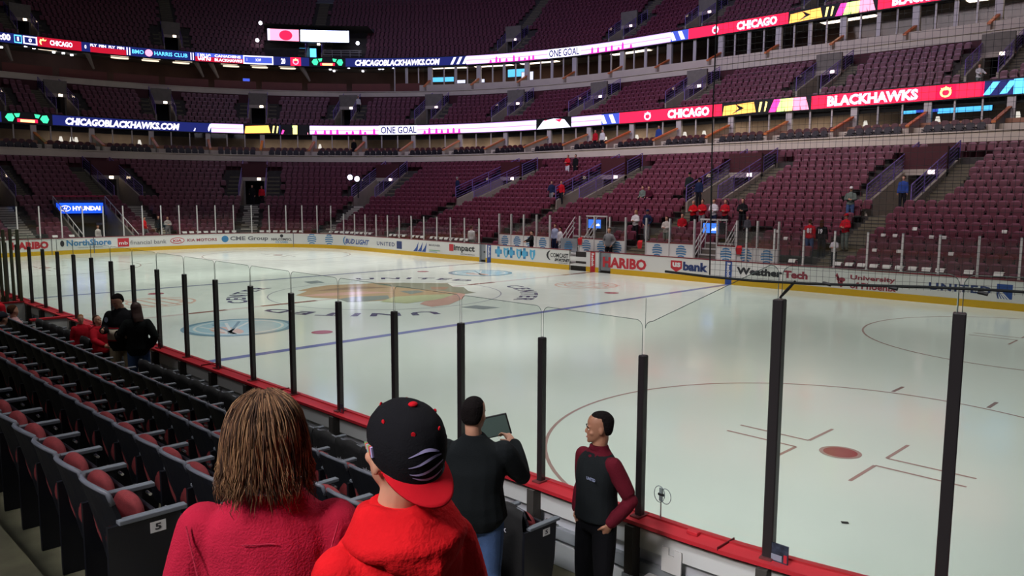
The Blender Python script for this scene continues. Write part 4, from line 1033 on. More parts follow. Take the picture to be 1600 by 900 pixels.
text_on(b, 'HYUNDAI', .95, 2.85, 2.64, 2.98, L_WHITE, Th, .01, bold=.06); poly_on(b, disc(.48, 2.81, .36, .22, 24), L_WHITE, Th, .01); poly_on(b, disc(.48, 2.81, .3, .16, 24), MATS['led_sign_blue'], Th, .015); text_on(b, 'H', .32, .64, 2.7, 2.93, L_WHITE, Th, .02, bold=.04, shear=.4); rehome(hy, b.build('sign_letters'))
# ------------------------------------------------------------------ near side: boards seen from outside, glass, netting
NX0, NX1 = -22.0, 21.95
nb = MB()
TS, TE = 6.05, 8.0
NT = (6.0, 8.0)
NBACK = mat('board_back_white', (206, 208, 214), rough=.5, noise=.06, nscale=1.5); NPANEL = mat('board_back_panel', (224, 226, 224), rough=.45)
band('', [(0, 0), (0, 1.03), (.03, 1.03), (.03, .0)], *NT, WHITE, .6, mb=nb)
band('', [(-.01, 0), (-.01, .26), (0, .26)], *NT, YELL, .6, mb=nb)
band('', [(.05, .1), (.05, 1.0), (.07, 1.0), (.07, .1)], *NT, NBACK, .6, mb=nb)
band('', [(.07, .55), (.13, .55), (.13, .66), (.07, .66)], *NT, GREYF, .6, closed=True, mb=nb)
band('', [(.07, .78), (.15, .80), (.15, .98), (.07, .98)], *NT, NPANEL, .6, closed=True, mb=nb)
band('', [(.07, .26), (.11, .26), (.11, .5), (.07, .5)], *NT, NPANEL, .6, closed=True, mb=nb)
nb.build('near_rink_boards', kind='structure')
cp = MB()
band('', [(-.03, 1.03), (-.03, 1.07), (.06, 1.085), (.06, 1.07), (.24, 1.07), (.24, 1.035)], *NT, RED, .5, closed=True, mb=cp)
cp.build('near_cap_rail', kind='structure')
# bits along the cap
jn = MB()
for k in range(0, 18):
    t = adv(7.0, .1, -.72+2.44*k); x, y, nx, ny = P(t, .1); jn.box(x-.004, x+.004, y-.14, y+.13, 1.06, 1.0895, mat('seam_dark', (90, 20, 26)))
jn.build('trim_cap_seams', kind='structure')
random.seed(4)
def near_post(k):
    t = adv(7.0, .1, .14+1.22*k); x, y, nx, ny = P(t, .1); tall = k < 0
    zt = 3.16 if tall else 2.55; w_ = .042 if tall else .033
    r = empty('stanchion', (x, y, 1.07), math.atan2(ny, nx)+PI/2, 'black post on the red rail, %s from the netting' % nth(k+3) if not tall else 'tall thick black glass post under the netting, %s' % {-1: 'tied to it by a strap', -2: 'standing past the strapped one', -3: 'the farthest round the corner'}[k], 'glass post', 'black posts of the near glass')
    b = MB(); b.box(-w_, w_, -w_*1.1, w_*1.1, 0, zt-1.07, POST); o = b.build('sleeve', r, bevel=.008)
    b = MB(); b.box(-w_*.35, w_*.35, w_*1.1, w_*1.1+.006, .0, zt-1.09, GREYF); b.build('edge_strip', r)
    b = MB(); b.box(-.05, .05, -.08, .08, 0, .015, mat('foot_steel', (120, 60, 60), rough=.4)); b.build('foot_plate', r)
    b = MB(); b.box(-.045, .045, -.16, -.045, -.95, -.05, CONC_D); b.box(-.06, .06, -.17, -.155, -.95, -.5, GREYF); b.build('outer_brace', r)
    return t, tall
NPK = list(range(-3, 36))
posts = {k: near_post(k) for k in NPK}
EDGE = mat('glass_edge', (96, 110, 106), rough=.2)
EDGEW = mat('glass_edge_light', (214, 224, 216), rough=.2)
def near_pane(k):
    """pane between post k and post k+1 (towards the far left)"""
    t0, t1 = posts[k][0], posts[k+1][0]; x0, y0, _, _ = P(t0, .1); x1, y1, _, _ = P(t1, .1); L = math.hypot(x1-x0, y1-y0)
    za = 3.42 if k <= -1 else 2.86; zb = 3.42 if k+1 <= -1 else 2.86
    r = empty('rink_glass', (x0, y0, 1.08), math.atan2(y1-y0, x1-x0), 'clear near glass above the red rail, %s bay from the netting end' % nth(k+3), 'glass sheet', 'clear near glass bays')
    def outline(m, zlo):
        R_ = .07; pts = [(m, zlo)]
        for a in range(0, 91, 18): pts.append((m+R_-R_*math.cos(math.radians(a)), za-1.08-R_+R_*math.sin(math.radians(a))))
        for a in range(0, 91, 18): pts.append((L-m-R_+R_*math.sin(math.radians(a)), zb-1.08-R_+R_*math.cos(math.radians(a))))
        pts.append((L-m, zlo)); return pts
    poly = outline(.014, 0)
    b = MB(); b.prism(poly, -.006, .006, GLASS, lambda a, bb, h: (a, h, bb)); b.build('glass_sheet', r)
    zl = (3.16 if k < 0 else 2.5)-1.08
    b = MB(); o = outline(.014, zl-.1); b.tube([(a, 0, c) for a, c in o], .003, EDGE, n=4); b.build('polished_edge', r)
    b = MB(); b.tube([(.02, -.006, zl-.1), (.02, -.006, za-1.2)], .0025, EDGEW, n=4); b.build('bright_edge', r)
for k in NPK[:-1]: near_pane(k)

# protective netting above the glass at the right
NTK = (6.35, 7.0)
tn0 = None
net = empty('safety_net', P(6.9, .1)[:2]+(3.31,), 0, 'black protective netting hanging above the tall glass posts', 'netting')
xe = 22.45
tE = adv(7.0, .12, -(xe-21.95)); ns = arc(6.25, tE, .12)
NB = mat('net_cord', (30, 32, 36), rough=.8)
m1 = MB(); Lc = .045
nv = int(ns/Lc)
for k in range(nv+1):
    t = adv(tE, .12, -k*Lc)
    x, y, _, _ = P(t, .12); m1.add([(x-.0011, y, 3.3), (x+.0011, y, 3.3), (x+.0011, y, 6.6), (x-.0011, y, 6.6), (x, y+.0022, 3.3), (x, y+.0022, 6.6)], [(0, 1, 2, 3), (1, 4, 5, 2), (4, 0, 3, 5)], NB)
for k in range(int(3.3/Lc)):
    z = 3.31+Lc*k; m1.tube([P(adv(tE, .12, -s*.45), .12)[:2]+(z,) for s in range(int(ns/.45)+1)], .0012, NB, n=3, caps=False)
rehome(net, m1.build('net_mesh'))
m1 = MB(); m1.tube([P(adv(tE, .12, .42-s*.4), .12)[:2]+(3.31-.02*math.sin(s*.8),) for s in range(int(ns/.4)+1)], .011, mat('net_rope', (20, 24, 24), rough=.8), n=6); rehome(net, m1.build('bottom_rope'))
m1 = MB(); x, y, _, _ = P(tE, .12); m1.tube([(x, y, 3.31), (x-.02, y, 4.6), (x, y, 6.6)], .006, MATS['net_rope'], n=5); rehome(net, m1.build('side_rope'))
t = posts[-1][0]; x, y, _, _ = P(t, .1)
m1 = MB(); xr, yr, _, _ = P(adv(t, .12, -.12), .12); m1.tube([(x, y, 3.17), (x*.5+xr*.5, y*.5+yr*.5, 3.24), (xr, yr, 3.31)], .009, BLACK, n=6, radii=[.009, .013, .009]); rehome(net, m1.build('tie_strap'))
m1 = MB(); 
for s_ in (.35, .8, 1.35):
    m1 = MB(); xx, yy, _, _ = P(adv(t, .12, -s_), .12); m1.tube([(xx-.03, yy, 3.31), (xx+.03, yy, 3.30)], .014, BLACK, n=6); rehome(net, m1.build('rope_clip'))

# things fixed on and under the near rail
b = MB(); t = adv(7, .1, -.42); x, y, _, _ = P(t, .1); b.box(x-.055, x+.055, y-.035, y+.02, 1.07, 1.105, RED); tag(b.build('red_block', bevel=.005), 'small red block standing on the red rail between two glass posts', 'block')
x, y = 23.05-.78, -HX*0-13.0
ct = empty('cable_holder', (22.0, -12.98, 1.09), 0, 'small steel holder with looped cable clamped at the glass foot', 'cable holder')
b = MB(); b.box(21.97, 22.0, -12.985, -12.97, 1.24, 1.36, GREYF); b.tube([(21.985, -12.975, 1.08), (21.985, -12.975, 1.24)], .006, ALU); b.tube([(21.96, -12.98, 1.3), (22.02, -12.98, 1.3)], .012, BLACK); rehome(ct, b.build('steel_plate'))
b = MB(); b.tube([(21.97+.055*math.cos(a), -12.98, 1.3+.075*math.sin(a)) for a in [2*PI*i/18 for i in range(19)]], .004, GREYF, n=5); b.tube([(22.03+.055*math.cos(a), -12.97, 1.29+.07*math.sin(a)) for a in [2*PI*i/18 for i in range(19)]], .004, GREYF, n=5); rehome(ct, b.build('cable_loop'))
def placard(k, lab, wd=.13, hh=.15, tilt=0.):
    t = adv(posts[k][0], .1, -.10); x, y, nx, ny = P(t, .14)
    r = empty('placard', (x, y, 1.07), 0, lab, 'placard')
    b = MB(); b.box(x-wd/2, x+wd/2, y-.012, y, 1.07, 1.07+hh, mat('placard_dark', (54, 62, 78), rough=.4, noise=.6, nscale=25)); rehome(r, b.build('printed_card'))
    b = MB(); b.box(x-wd/2+.01, x+wd/2-.05, y-.0135, y-.0125, 1.08, 1.07+hh*.4, mat('placard_pale', (150, 160, 176), rough=.4)); b.box(x+wd/2-.035, x+wd/2-.008, y-.0135, y-.0125, 1.08, 1.07+hh*.5, ARED); rehome(r, b.build('printed_blocks'))
placard(-1, 'dark printed card leaning at the foot of the tall post under the netting strap', .15, .15)
placard(4, 'small dark card on the rail between the woman in red and the capped man', .07, .12)
placard(7, 'small dark card on the rail beside the brown haired woman', .06, .12)
placard(9, 'small dark card on the rail past the standing couple', .06, .12)
b = MB(); t = adv(7, .1, -.25); x, y, _, _ = P(t, .16)
b.box(x-.1, x-.03, y-.012, y, .68, .9, AWHT); b.box(x-.03, x+.03, y-.012, y, .68, .84, AWHT); b.box(x+.03, x+.1, y-.012, y, .68, .9, AWHT); tag(b.build('notched_tag'), 'notched white paper tag hanging on the back of the boards', 'tag')
b = MB(); x -= .12; b.box(x-.1, x+.06, y-.1, y-.02, .4, .62, AWHT); b.box(x-.06, x+.03, y-.102, y-.1, .44, .58, BLACK); tag(b.build('service_box', bevel=.006), 'white service box with black hatch low behind the boards', 'box')
b = MB(); b.tube([(20.2, -13.35, .42), (20.6, -13.42, .40), (21.0, -13.5, .42), (21.3, -13.62, .4), (22.2, -13.5, .4), (23.4, -13.3, .4)], .035, mat('cream_hose', (206, 200, 160), rough=.6), n=8); tag(b.build('floor_hose', smooth=True), 'cream hose lying on the floor at the foot of the boards', 'hose')
# penalty box dividers
for xx, lab in ((5.7, 'low white divider with red top between black seats and boards'), (2.1, 'second low white divider with red top, farther along the near boards')):
    b = MB(); b.box(xx-.04, xx+.04, -13.9, -13.2, .35, 1.08, NPANEL); b.box(xx-.06, xx+.06, -13.95, -13.2, 1.08, 1.12, RED); tag(b.build('box_divider'), lab, 'divider')
q = 0
for xx, yy in ((2.1, -13.25), (2.0, -13.55), (2.1, -13.85), (1.6, -13.3), (1.75, -13.6)):
    b = MB(); b.box(xx-.035, xx+.035, yy-.035, yy+.035, .35, 3.0, mat('olive_post', (92, 96, 70), rough=.5)); q += 1; tag(b.build('divider_post', bevel=.006), 'tall olive post beside the farther white divider, %s of five' % nth(q-1), 'post', 'olive divider posts')

# ------------------------------------------------------------------ near stand: floors, aisle steps
NF = [(-14.15, .35)]+[(-14.15-.85*k, .35+.27*k) for k in range(1, 9)]
OLIVE = mat('olive_floor', (84, 82, 62), rough=.85, noise=.25, nscale=5)
st = MB()
yprev = -13.2
for y1, z in NF:
    st.box(-26, 34, y1, yprev, -.1, z, OLIVE); yprev = y1
st.build('floor_near_stand', kind='structure')
st = MB()
for k in range(len(NF)-1):
    y1, z = NF[k]; st.box(21.28, 22.6, y1, y1+.42, z, z+.135, STEP); st.box(21.28, 22.6, y1+.40, y1+.43, z+.10, z+.137, NOSE)
st.build('aisle_steps_near', kind='structure')

# ------------------------------------------------------------------ near seats
SH = mat('seat_shell', (16, 18, 27), rough=.5, noise=.15, nscale=6); RIM = mat('seat_rim', (104, 108, 118), rough=.45); CUS = mat('red_cushion', (128, 42, 46), rough=.85, noise=.12, nscale=30, bump=.3, bscale=200)
ARM = mat('armrest_grey', (112, 118, 126), rough=.45); BOLT = mat('bright_bolt', (220, 220, 220), rough=.2, metal=.8); COVER = mat('black_cover', (14, 14, 16), rough=.8, bump=.2, bscale=20)
def lshell():
    """curved back shell"""
    b = MB(); nx = 8; rows = [(.30, .06, .23), (.5, .02, .235), (.7, -.03, .24), (.8, -.055, .235), (.85, -.07, .205)]
    vs = []
    for thick in (0, .025):
        for z, y0, hw in rows:
            for i in range(nx+1):
                a = -1+2*i/nx; vs.append((a*hw, y0+.055*a*a+thick, z-(.03*a*a if z > .75 else 0)))
    n = nx+1; m = len(rows)*n; fs = []
    for l in (0, 1):
        for r in range(len(rows)-1):
            for i in range(nx):
                f = (l*m+r*n+i, l*m+r*n+i+1, l*m+(r+1)*n+i+1, l*m+(r+1)*n+i); fs.append(f)
    for r in range(len(rows)-1):
        for i in (0, nx): fs.append((r*n+i, (r+1)*n+i, m+(r+1)*n+i, m+r*n+i))
    fs += [(i, i+1, m+i+1, m+i) for i in range(nx)]
    b.add(vs, fs, SH); me = b.mesh('back_shell', smooth=False)
    r_ = MB(); z, y0, hw = rows[-1]
    top = [(a*hw*1.03, y0+.055*a*a+.012, z-.03*a*a+.004) for a in [-1+2*i/12 for i in range(13)]]
    top = [(top[0][0]-.018, top[0][1]+.02, top[0][2]-.07)]+top+[(top[-1][0]+.018, top[-1][1]+.02, top[-1][2]-.07)]
    r_.tube(top, .016, RIM, n=6)
    return me, r_.mesh('top_rim', smooth=True)
def blob(cx, cy, cz, rx, ry, rz, tilt, m, p=2.6, n=14):
    """rounded cushion (superellipsoid) tilted about x"""
    b = MB(); vs = []; 
    sg = lambda v, e: math.copysign(abs(v)**e, v)
    for i in range(n+1):
        ph = -PI/2+PI*i/n
        for j in range(2*n):
            th = 2*PI*j/(2*n); e = 2/p
            x = rx*sg(math.cos(ph), e)*sg(math.cos(th), e); y = ry*sg(math.cos(ph), e)*sg(math.sin(th), e); z = rz*sg(math.sin(ph), e)
            c, s = math.cos(tilt), math.sin(tilt); vs.append((cx+x, cy+y*c-z*s, cz+y*s+z*c))
    fs = [(i*2*n+j, i*2*n+(j+1) % (2*n), (i+1)*2*n+(j+1) % (2*n), (i+1)*2*n+j) for i in range(n) for j in range(2*n)]
    b.add(vs, fs, m); return b
shell_me, rim_me = lshell()
bc_me = blob(0, .045, .58, .19, .035, .2, .14, CUS).mesh('back_cushion', smooth=True)
sc_me = blob(0, .165, .545, .205, .058, .18, -.12, CUS, p=2.7).mesh('seat_cushion', smooth=True)
b = MB(); b.box(-.2, .2, .215, .24, .38, .66, SH, lambda v: (v[0], v[1]+.12*(v[2]-.4), v[2])); pan_me = b.mesh('seat_pan', bevel=.012)
def armrest(end):
    b = MB(); b.box(.222, .280, .03, .42, .640, .668, ARM); me1 = b.mesh('armrest', bevel=.004)
    b = MB(); b.prism([(-.01, 0), (.12, 0), (.16, .25), (.33, .42), (.34, .642), (-.01, .642)] if not end else [(-.04, 0), (.3, 0), (.36, .3), (.38, .642), (-.03, .642)], .24, .27, SH, lambda a, bb, h: (h, a, bb)); me2 = b.mesh('side_panel')
    return me1, me2
arm_me, side_me = armrest(False); _, end_me = armrest(True)
b = MB(); b.tube([(.225, .385, .60), (.288, .385, .60)], .010, BOLT, n=8); b.tube([(.2, .31, .62), (.21, .32, .66)], .012, BOLT, n=8); bolt_me = b.mesh('bolt')
b = MB(); b.box(.2715, .2745, .2, .29, .545, .61, AWHT); 
text_on(b, '5', -.018, .018, .558, .598, ABLK, lambda a, bb, h: (.2755, .245+a, bb), 0, bold=.03); plate_me = b.mesh('number_plate')
cvb = MB()
vs = []; nxx = 8
for z, y0, hw in ((.12, -.10, .25), (.5, -.075, .25), (.8, -.10, .25), (.875, -.075, .235), (.87, -.03, .23), (.7, .06, .22)):
    for i in range(nxx+1):
        a = -1+2*i/nxx; vs.append((a*hw, y0+.045*a*a-.01*math.cos(3*a), z-(.04*a*a*(1 if z > .75 else 0))+.012*math.sin(5*a+z*7)))
cvb.add(vs, [(r*9+i, r*9+i+1, (r+1)*9+i+1, (r+1)*9+i) for r in range(5) for i in range(8)], COVER); cover_me = cvb.mesh('seat_cover', smooth=True)
b = MB(); text_on(b, 'usbank', -.11, .11, .62, .68, mat('faded_print', (190, 190, 200), rough=.6), lambda a, bb, h: (a, -.098-.012*abs(bb-.5)+.045*(a/.25)**2-.01, bb), 0, bold=.02); print_me = b.mesh('printed_name')
for f in plate_me.polygons: pass
rows_near = [(-17.30, 1.43, 14, 'top row', False), (-16.46, 1.16, 27, 'second row down', False), (-15.61, .89, 27, 'third row down', False), (-14.76, .62, 34, 'row behind the covered seats', False), (-13.91, .35, 30, 'row along the boards', True)]
ROWX = 20.96
for y0, z0, n, rn, cov in rows_near:
    for k in range(n):
        x = ROWX-.5*k
        if cov and 9.6 < x < 12.2: continue
        r = empty('folding_seat', (x, y0, z0), 0, ('black covered seat, %s from the aisle, %s' if cov else 'navy seat with red cushion, %s from the aisle, %s') % (nth(k), rn), 'seat', 'covered seats along the boards' if cov else 'navy and red folding seats of the near stand')
        rr = random.Random(k*7+int(y0*10)); r.rotation_euler = (0, 0, rr.uniform(-.015, .015))
        link_mesh('back_shell', shell_me, r); link_mesh('seat_cushion', sc_me, r); link_mesh('back_cushion', bc_me, r); link_mesh('seat_pan', pan_me, r)
        a = link_mesh('armrest', arm_me, r); link_mesh('side_panel', end_me if k == 0 else side_me, r); link_mesh('bolt', bolt_me, a)
        if k < 12: link_mesh('top_rim', rim_me, r)
        else: link_mesh('top_rim', rim_me, r)
        if k == 0: link_mesh('number_plate', plate_me, r, label='white number 5 plate')
        if cov:
            c = link_mesh('seat_cover', cover_me, r, label='black fabric cover'); link_mesh('printed_name', print_me, c)
# ------------------------------------------------------------------ people
SKIN = mat('skin', (198, 146, 120), rough=.55, noise=.06, nscale=12); SKIN_D = mat('skin_tan', (168, 118, 92), rough=.55, noise=.06, nscale=12)
EYE = mat('eye_dark', (30, 22, 20), rough=.2); EYEW = mat('eye_white', (220, 214, 206), rough=.3); BROW = mat('brow_hair', (30, 22, 20), rough=.8)
def cloth(name, *rgb, b=.25, s=120): return mat('cloth_'+name, rgb, rough=.9, spec=.15, noise=.08, nscale=14, bump=b, bscale=s)
def remesh(mb, name, voxel, m, smooth=4, extra=None):
    me = mb.mesh(name); o = bpy.data.objects.new('t', me); COL.objects.link(o)
    r = o.modifiers.new('r', 'REMESH'); r.mode = 'VOXEL'; r.voxel_size = voxel; r.use_smooth_shade = True
    if smooth: q = o.modifiers.new('s', 'SMOOTH'); q.factor = .5; q.iterations = smooth
    dg = bpy.context.evaluated_depsgraph_get(); out_ = bpy.data.meshes.new_from_object(o.evaluated_get(dg)); bpy.data.objects.remove(o); bpy.data.meshes.remove(me)
    out_.name = name; out_.materials.clear(); out_.materials.append(m)
    out_.polygons.foreach_set('material_index', [0]*len(out_.polygons)); out_.polygons.foreach_set('use_smooth', [True]*len(out_.polygons))
    return out_
def rings(mb, rs, m, n=16, T=None, p=2.2):
    """stack of ellipse rings (cx, cy, cz, rx, ry)"""
    vs = []; e = 2/p; sg = lambda v: math.copysign(abs(v)**e, v)
    for cx, cy, cz, rx, ry in rs:
        for k in range(n):
            a = 2*PI*k/n; v = (cx+rx*sg(math.cos(a)), cy+ry*sg(math.sin(a)), cz); vs.append(T(v) if T else v)
    fs = [(i*n+k, i*n+(k+1) % n, (i+1)*n+(k+1) % n, (i+1)*n+k) for i in range(len(rs)-1) for k in range(n)]
    fs += [tuple(range(n))[::-1], tuple((len(rs)-1)*n+k for k in range(n))]
    mb.add(vs, fs, m)
def limb(mb, pts, rad, m, grow=0., n=12):
    """tapered limb through joints, sampled smoothly"""
    P_ = [Vector(p) for p in pts]; out_p = []; out_r = []
    for i in range(len(P_)-1):
        for q in range(6):
            a = q/6; out_p.append(P_[i].lerp(P_[i+1], a)); out_r.append(rad[i]*(1-a)+rad[i+1]*a+grow+(.006*math.sin(PI*a) if i < 2 else 0))
    out_p.append(P_[-1]); out_r.append(rad[-1]+grow); mb.tube(out_p, .01, m, n=n, radii=out_r)
    for q, r_ in ((P_[i], rad[i]+grow) for i in range(0, len(P_))): ball(mb, q, r_, m)
def ball(mb, c, r, m, sx=1, sy=1, sz=1, n=10, T=None):
    vs = []
    for i in range(1, n//2+1):
        ph = -PI/2+PI*i/(n//2+1)
        for k in range(n):
            v = (c[0]+r*sx*math.cos(ph)*math.cos(2*PI*k/n), c[1]+r*sy*math.cos(ph)*math.sin(2*PI*k/n), c[2]+r*sz*math.sin(ph)); vs.append(T(v) if T else v)
    b_ = (c[0], c[1], c[2]-r*sz); t_ = (c[0], c[1], c[2]+r*sz); h = n//2
    vs += [T(b_) if T else b_, T(t_) if T else t_]; nb_ = len(vs)
    fs = [(i*n+k, i*n+(k+1) % n, (i+1)*n+(k+1) % n, (i+1)*n+k) for i in range(h-1) for k in range(n)]
    fs += [(nb_-2, (k+1) % n, k) for k in range(n)]+[(nb_-1, (h-1)*n+k, (h-1)*n+(k+1) % n) for k in range(n)]
    mb.add(vs, fs, m)
HEADP = [(0, .030, .030, .018, .020), (.012, .035, .035, .034, .045), (.035, .022, .022, .050, .066), (.065, .008, .008, .061, .080), (.10, -.006, 0, .068, .090), (.135, -.012, 0, .073, .097), (.165, -.014, 0, .073, .097), (.195, -.016, 0, .066, .086), (.218, -.018, 0, .048, .062), (.232, -.02, 0, .022, .028)]
def head_geo(mb, m, T):
    rings(mb, [(0, cy, z, rx, ry) for z, cy, _, rx, ry in HEADP], m, n=18, T=T, p=2.15)
    mb.add([T(v) for v in [(-.010, .078, .125), (.010, .078, .125), (-.017, .078, .078), (.017, .078, .078), (0, .118, .084), (0, .092, .122), (0, .084, .068)]], [(0, 1, 5), (0, 5, 4, 2), (1, 3, 4, 5), (2, 4, 6), (3, 6, 4), (0, 2, 6, 3, 1)], m)
    ball(mb, (0, .079, .050), .022, m, 1.1, .6, .3, T=T); ball(mb, (0, .077, .041), .020, m, 1.0, .62, .35, T=T)
    ball(mb, (0, .076, .014), .022, m, 1, .7, .7, T=T)
    for s in (-1, 1):
        ball(mb, (s*.074, -.012, .100), .026, m, .35, .7, 1.15, T=T)
        ball(mb, (s*.030, .075, .128), .018, m, 1.3, .5, .4, T=T); ball(mb, (s*.042, .058, .082), .022, m, 1, .8, .8, T=T)
def hand_geo(mb, m, W, D, N, side, curl=.5, sc_=1.):
    """palm and five fingers; W wrist, D finger direction, N palm normal (towards what is held)"""
    W = Vector(W); D = Vector(D).normalized(); N = Vector(N); N = (N-D*N.dot(D)).normalized(); X = D.cross(N)*side
    def Q(x, d, n_): return W+(X*x+D*d+N*n_)*sc_
    mb.tube([Q(0, -.02, 0), Q(0, .02, 0), Q(0, .05, 0), Q(.0, .088, 0)], .02, m, n=10, radii=[.026*sc_, .027*sc_, .029*sc_, .026*sc_])
    mb.tube([Q(-.026, .03, 0), Q(-.03, .088, 0)], .013*sc_, m, n=8); mb.tube([Q(.026, .03, 0), Q(.028, .088, 0)], .013*sc_, m, n=8)
    for x, ln, r in ((-.033, .066, .0078), (-.011, .076, .0085), (.011, .080, .0088), (.033, .072, .0086)):
        p = Q(x, .088, 0); pts = [p]; a = 0
        for seg, f in ((.45, .6), (.32, 1.0), (.23, .8)):
            a += curl*f; p = p+(D*math.cos(a)+N*math.sin(a))*ln*seg*sc_; pts.append(p)
        mb.tube(pts, .008, m, n=8, radii=[r*sc_, r*.97*sc_, r*.9*sc_, r*.75*sc_]); ball(mb, pts[-1], r*.75*sc_, m)
    mb.tube([Q(.022, .012, .004), Q(.048, .034, .014), Q(.056, .06, .026+.01*curl), Q(.052, .082, .036+.014*curl)], .01, m, n=8, radii=[.014*sc_, .012*sc_, .0105*sc_, .008*sc_])
REST = dict(sh_l=(-.168, -.008, 1.375), el_l=(-.225, -.02, 1.11), wr_l=(-.235, .05, .87), sh_r=(.168, -.008, 1.375), el_r=(.225, -.02, 1.11), wr_r=(.235, .05, .87),
            hp_l=(-.09, 0, .92), kn_l=(-.11, .025, .50), an_l=(-.115, -.02, .085), hp_r=(.09, 0, .92), kn_r=(.11, .025, .50), an_r=(.115, -.02, .085), toe=(0, 1, 0))
POSES = {
 'stand': {},
 'hold': dict(el_l=(-.25, .03, 1.14), wr_l=(-.09, .20, 1.12), el_r=(.25, .03, 1.14), wr_r=(.09, .21, 1.14)),
 'crossed': dict(el_l=(-.24, .05, 1.16), wr_l=(.06, .17, 1.2), el_r=(.24, .05, 1.16), wr_r=(-.06, .2, 1.16)),
 'pockets': dict(el_l=(-.30, -.06, 1.14), wr_l=(-.20, .05, .95), el_r=(.30, -.06, 1.14), wr_r=(.20, .05, .95)),
 'stride': dict(kn_l=(-.11, .2, .54), an_l=(-.115, .14, .12), kn_r=(.11, -.03, .5), an_r=(.115, -.16, .10), el_r=(.235, .08, 1.13), wr_r=(.22, .25, 1.0)),
 'sit': dict(hp_l=(-.09, 0, .92), kn_l=(-.13, .42, .93), an_l=(-.14, .44, .50), hp_r=(.09, 0, .92), kn_r=(.13, .42, .93), an_r=(.14, .44, .50), wr_l=(-.12, .28, 1.02), wr_r=(.12, .28, 1.02)),
 'lean': dict(el_l=(-.25, .12, 1.2), wr_l=(-.2, .38, 1.1), el_r=(.25, .12, 1.2), wr_r=(.2, .38, 1.1)),
}
def person(label, loc, rz, H=1.75, pose='stand', top=None, legs=None, hairm=None, skin=SKIN, hair='short', head_yaw=0., head_pitch=0., voxel=.02, girth=1., topgrow=.02, sleeve=1., shoes=BLACK, hem=.86, lod=0, J=None, hand_dirs=None, group=None, hat=None, facefeat=True, hood=False, print_=None, collar=True, cat='person', face_w=1.):
    j = dict(REST); j.update(POSES.get(pose, {})); j.update(J or {}); k = H/1.75; g = girth
    drop = .45 if pose == 'sit' else 0
    r = empty('person', loc, rz, label, cat, group); r.scale = (k, k, k)
    dz = Vector((0, 0, -drop))
    V_ = {a: Vector(b)+(dz if drop else Vector()) for a, b in j.items() if a != 'toe'}
    b = MB()
    tors = [(0, 0, .84, .12*g, .10*g), (0, -.005, .92, .165*g, .115*g), (0, 0, 1.02, .150*g, .105*g*g), (0, .005, 1.12, .145*g, .105*g*g), (0, .0, 1.25, .163*g, .115*g), (0, -.005, 1.34, .168*g, .105), (0, -.008, 1.39, .150*g, .092), (0, -.012, 1.43, .105*g, .075), (0, -.015, 1.465, .062, .058)]
    tors = [(a, c, z-drop, x, y) for a, c, z, x, y in tors]
    rings(b, tors, skin)
    nk = Vector((0, -.012, 1.47-drop)); hp = math.radians(head_pitch); hy = math.radians(head_yaw)
    Rm = Matrix.Rotation(hy, 3, 'Z')@Matrix.Rotation(hp, 3, 'X')
    hb = nk+Vector((0, .0, .045))
    def TH(v): return tuple(hb+Rm@(Vector((v[0]*face_w, v[1], v[2]))*1.02))
    b.tube([nk+Vector((0, 0, -.05)), nk, TH((0, -.02, .03)), TH((0, -.02, .08))], .055, skin, n=14, radii=[.07, .058, .055, .055])
    head_geo(b, skin, TH)
    for s, sd in (('_l', -1), ('_r', 1)):
        limb(b, [V_['sh'+s], V_['el'+s], V_['wr'+s]], [.052*g, .040, .027], skin)
        d = (V_['wr'+s]-V_['el'+s]).normalized(); nrm = Vector((-sd, .2, 0))
        if hand_dirs and s in hand_dirs: d, nrm, cu = hand_dirs[s]
        else: cu = .45
        hand_geo(b, skin, V_['wr'+s], d, nrm, sd, cu)
        limb(b, [V_['hp'+s], V_['kn'+s], V_['an'+s]], [.088*g, .058, .038], skin)
        a = V_['an'+s]; b.tube([a+Vector((0, -.06, -.045)), a+Vector((0, .02, -.035)), a+Vector((0, .12, -.055)), a+Vector((0, .17, -.06))], .04, skin, n=10, radii=[.035, .042, .034, .02])
    me = remesh(b, 'body', voxel, skin, 3 if voxel > .01 else 2); body = link_mesh('body', me, r)
    if top:
        b = MB(); g2 = topgrow
        tr = [(a, c, z, x+g2+(.01 if z < 1.1-drop else 0), y+g2+.006) for a, c, z, x, y in tors if z > hem-.06-drop][:-1]
        tr[0] = (tr[0][0], tr[0][1], hem-drop, tr[0][3], tr[0][4])
        tr += [(0, -.015, 1.47-drop, .072+g2, .06+g2)]
        if collar: tr += [(0, -.014, 1.50-drop, .062+g2*.5, .062+g2*.5)]
        rings(b, tr, top)
        for s in ('_l', '_r'):
            e, w_ = V_['el'+s], V_['wr'+s]
            if sleeve >= 1: limb(b, [V_['sh'+s], e, e.lerp(w_, .93)], [.058*g, .046, .036], top, g2*.8)
            elif sleeve > 0: limb(b, [V_['sh'+s], V_['sh'+s].lerp(e, .7)], [.058*g, .052], top, g2)
        if hood:
            for q in range(3): b.tube([(.115*math.cos(a), -.035+.10*math.sin(a)-.02*q, 1.47-drop+.012*math.sin(a*3)-.025*q-(.03 if math.sin(a) > 0 else 0)) for a in [PI*.05+PI*1.9*i/20+PI/2 for i in range(21)]], .035, top, n=8)
            ball(b, (0, -.125, 1.42-drop), .09, top, 1.15, .6, .9)
        link_mesh('top', remesh(b, 'top', max(voxel, .010), top, 4), r)
    if legs:
        b = MB(); rings(b, [(0, 0, .83-drop, .14*g, .115*g), (0, 0, .92-drop, .172*g, .128*g), (0, 0, 1.0-drop, .162*g, .12*g)], legs)
        for s in ('_l', '_r'): limb(b, [V_['hp'+s], V_['kn'+s], V_['an'+s]+Vector((0, 0, .01))], [.098*g, .075, .062], legs)
        link_mesh('trousers', remesh(b, 'trousers', max(voxel, .012), legs, 4), r)
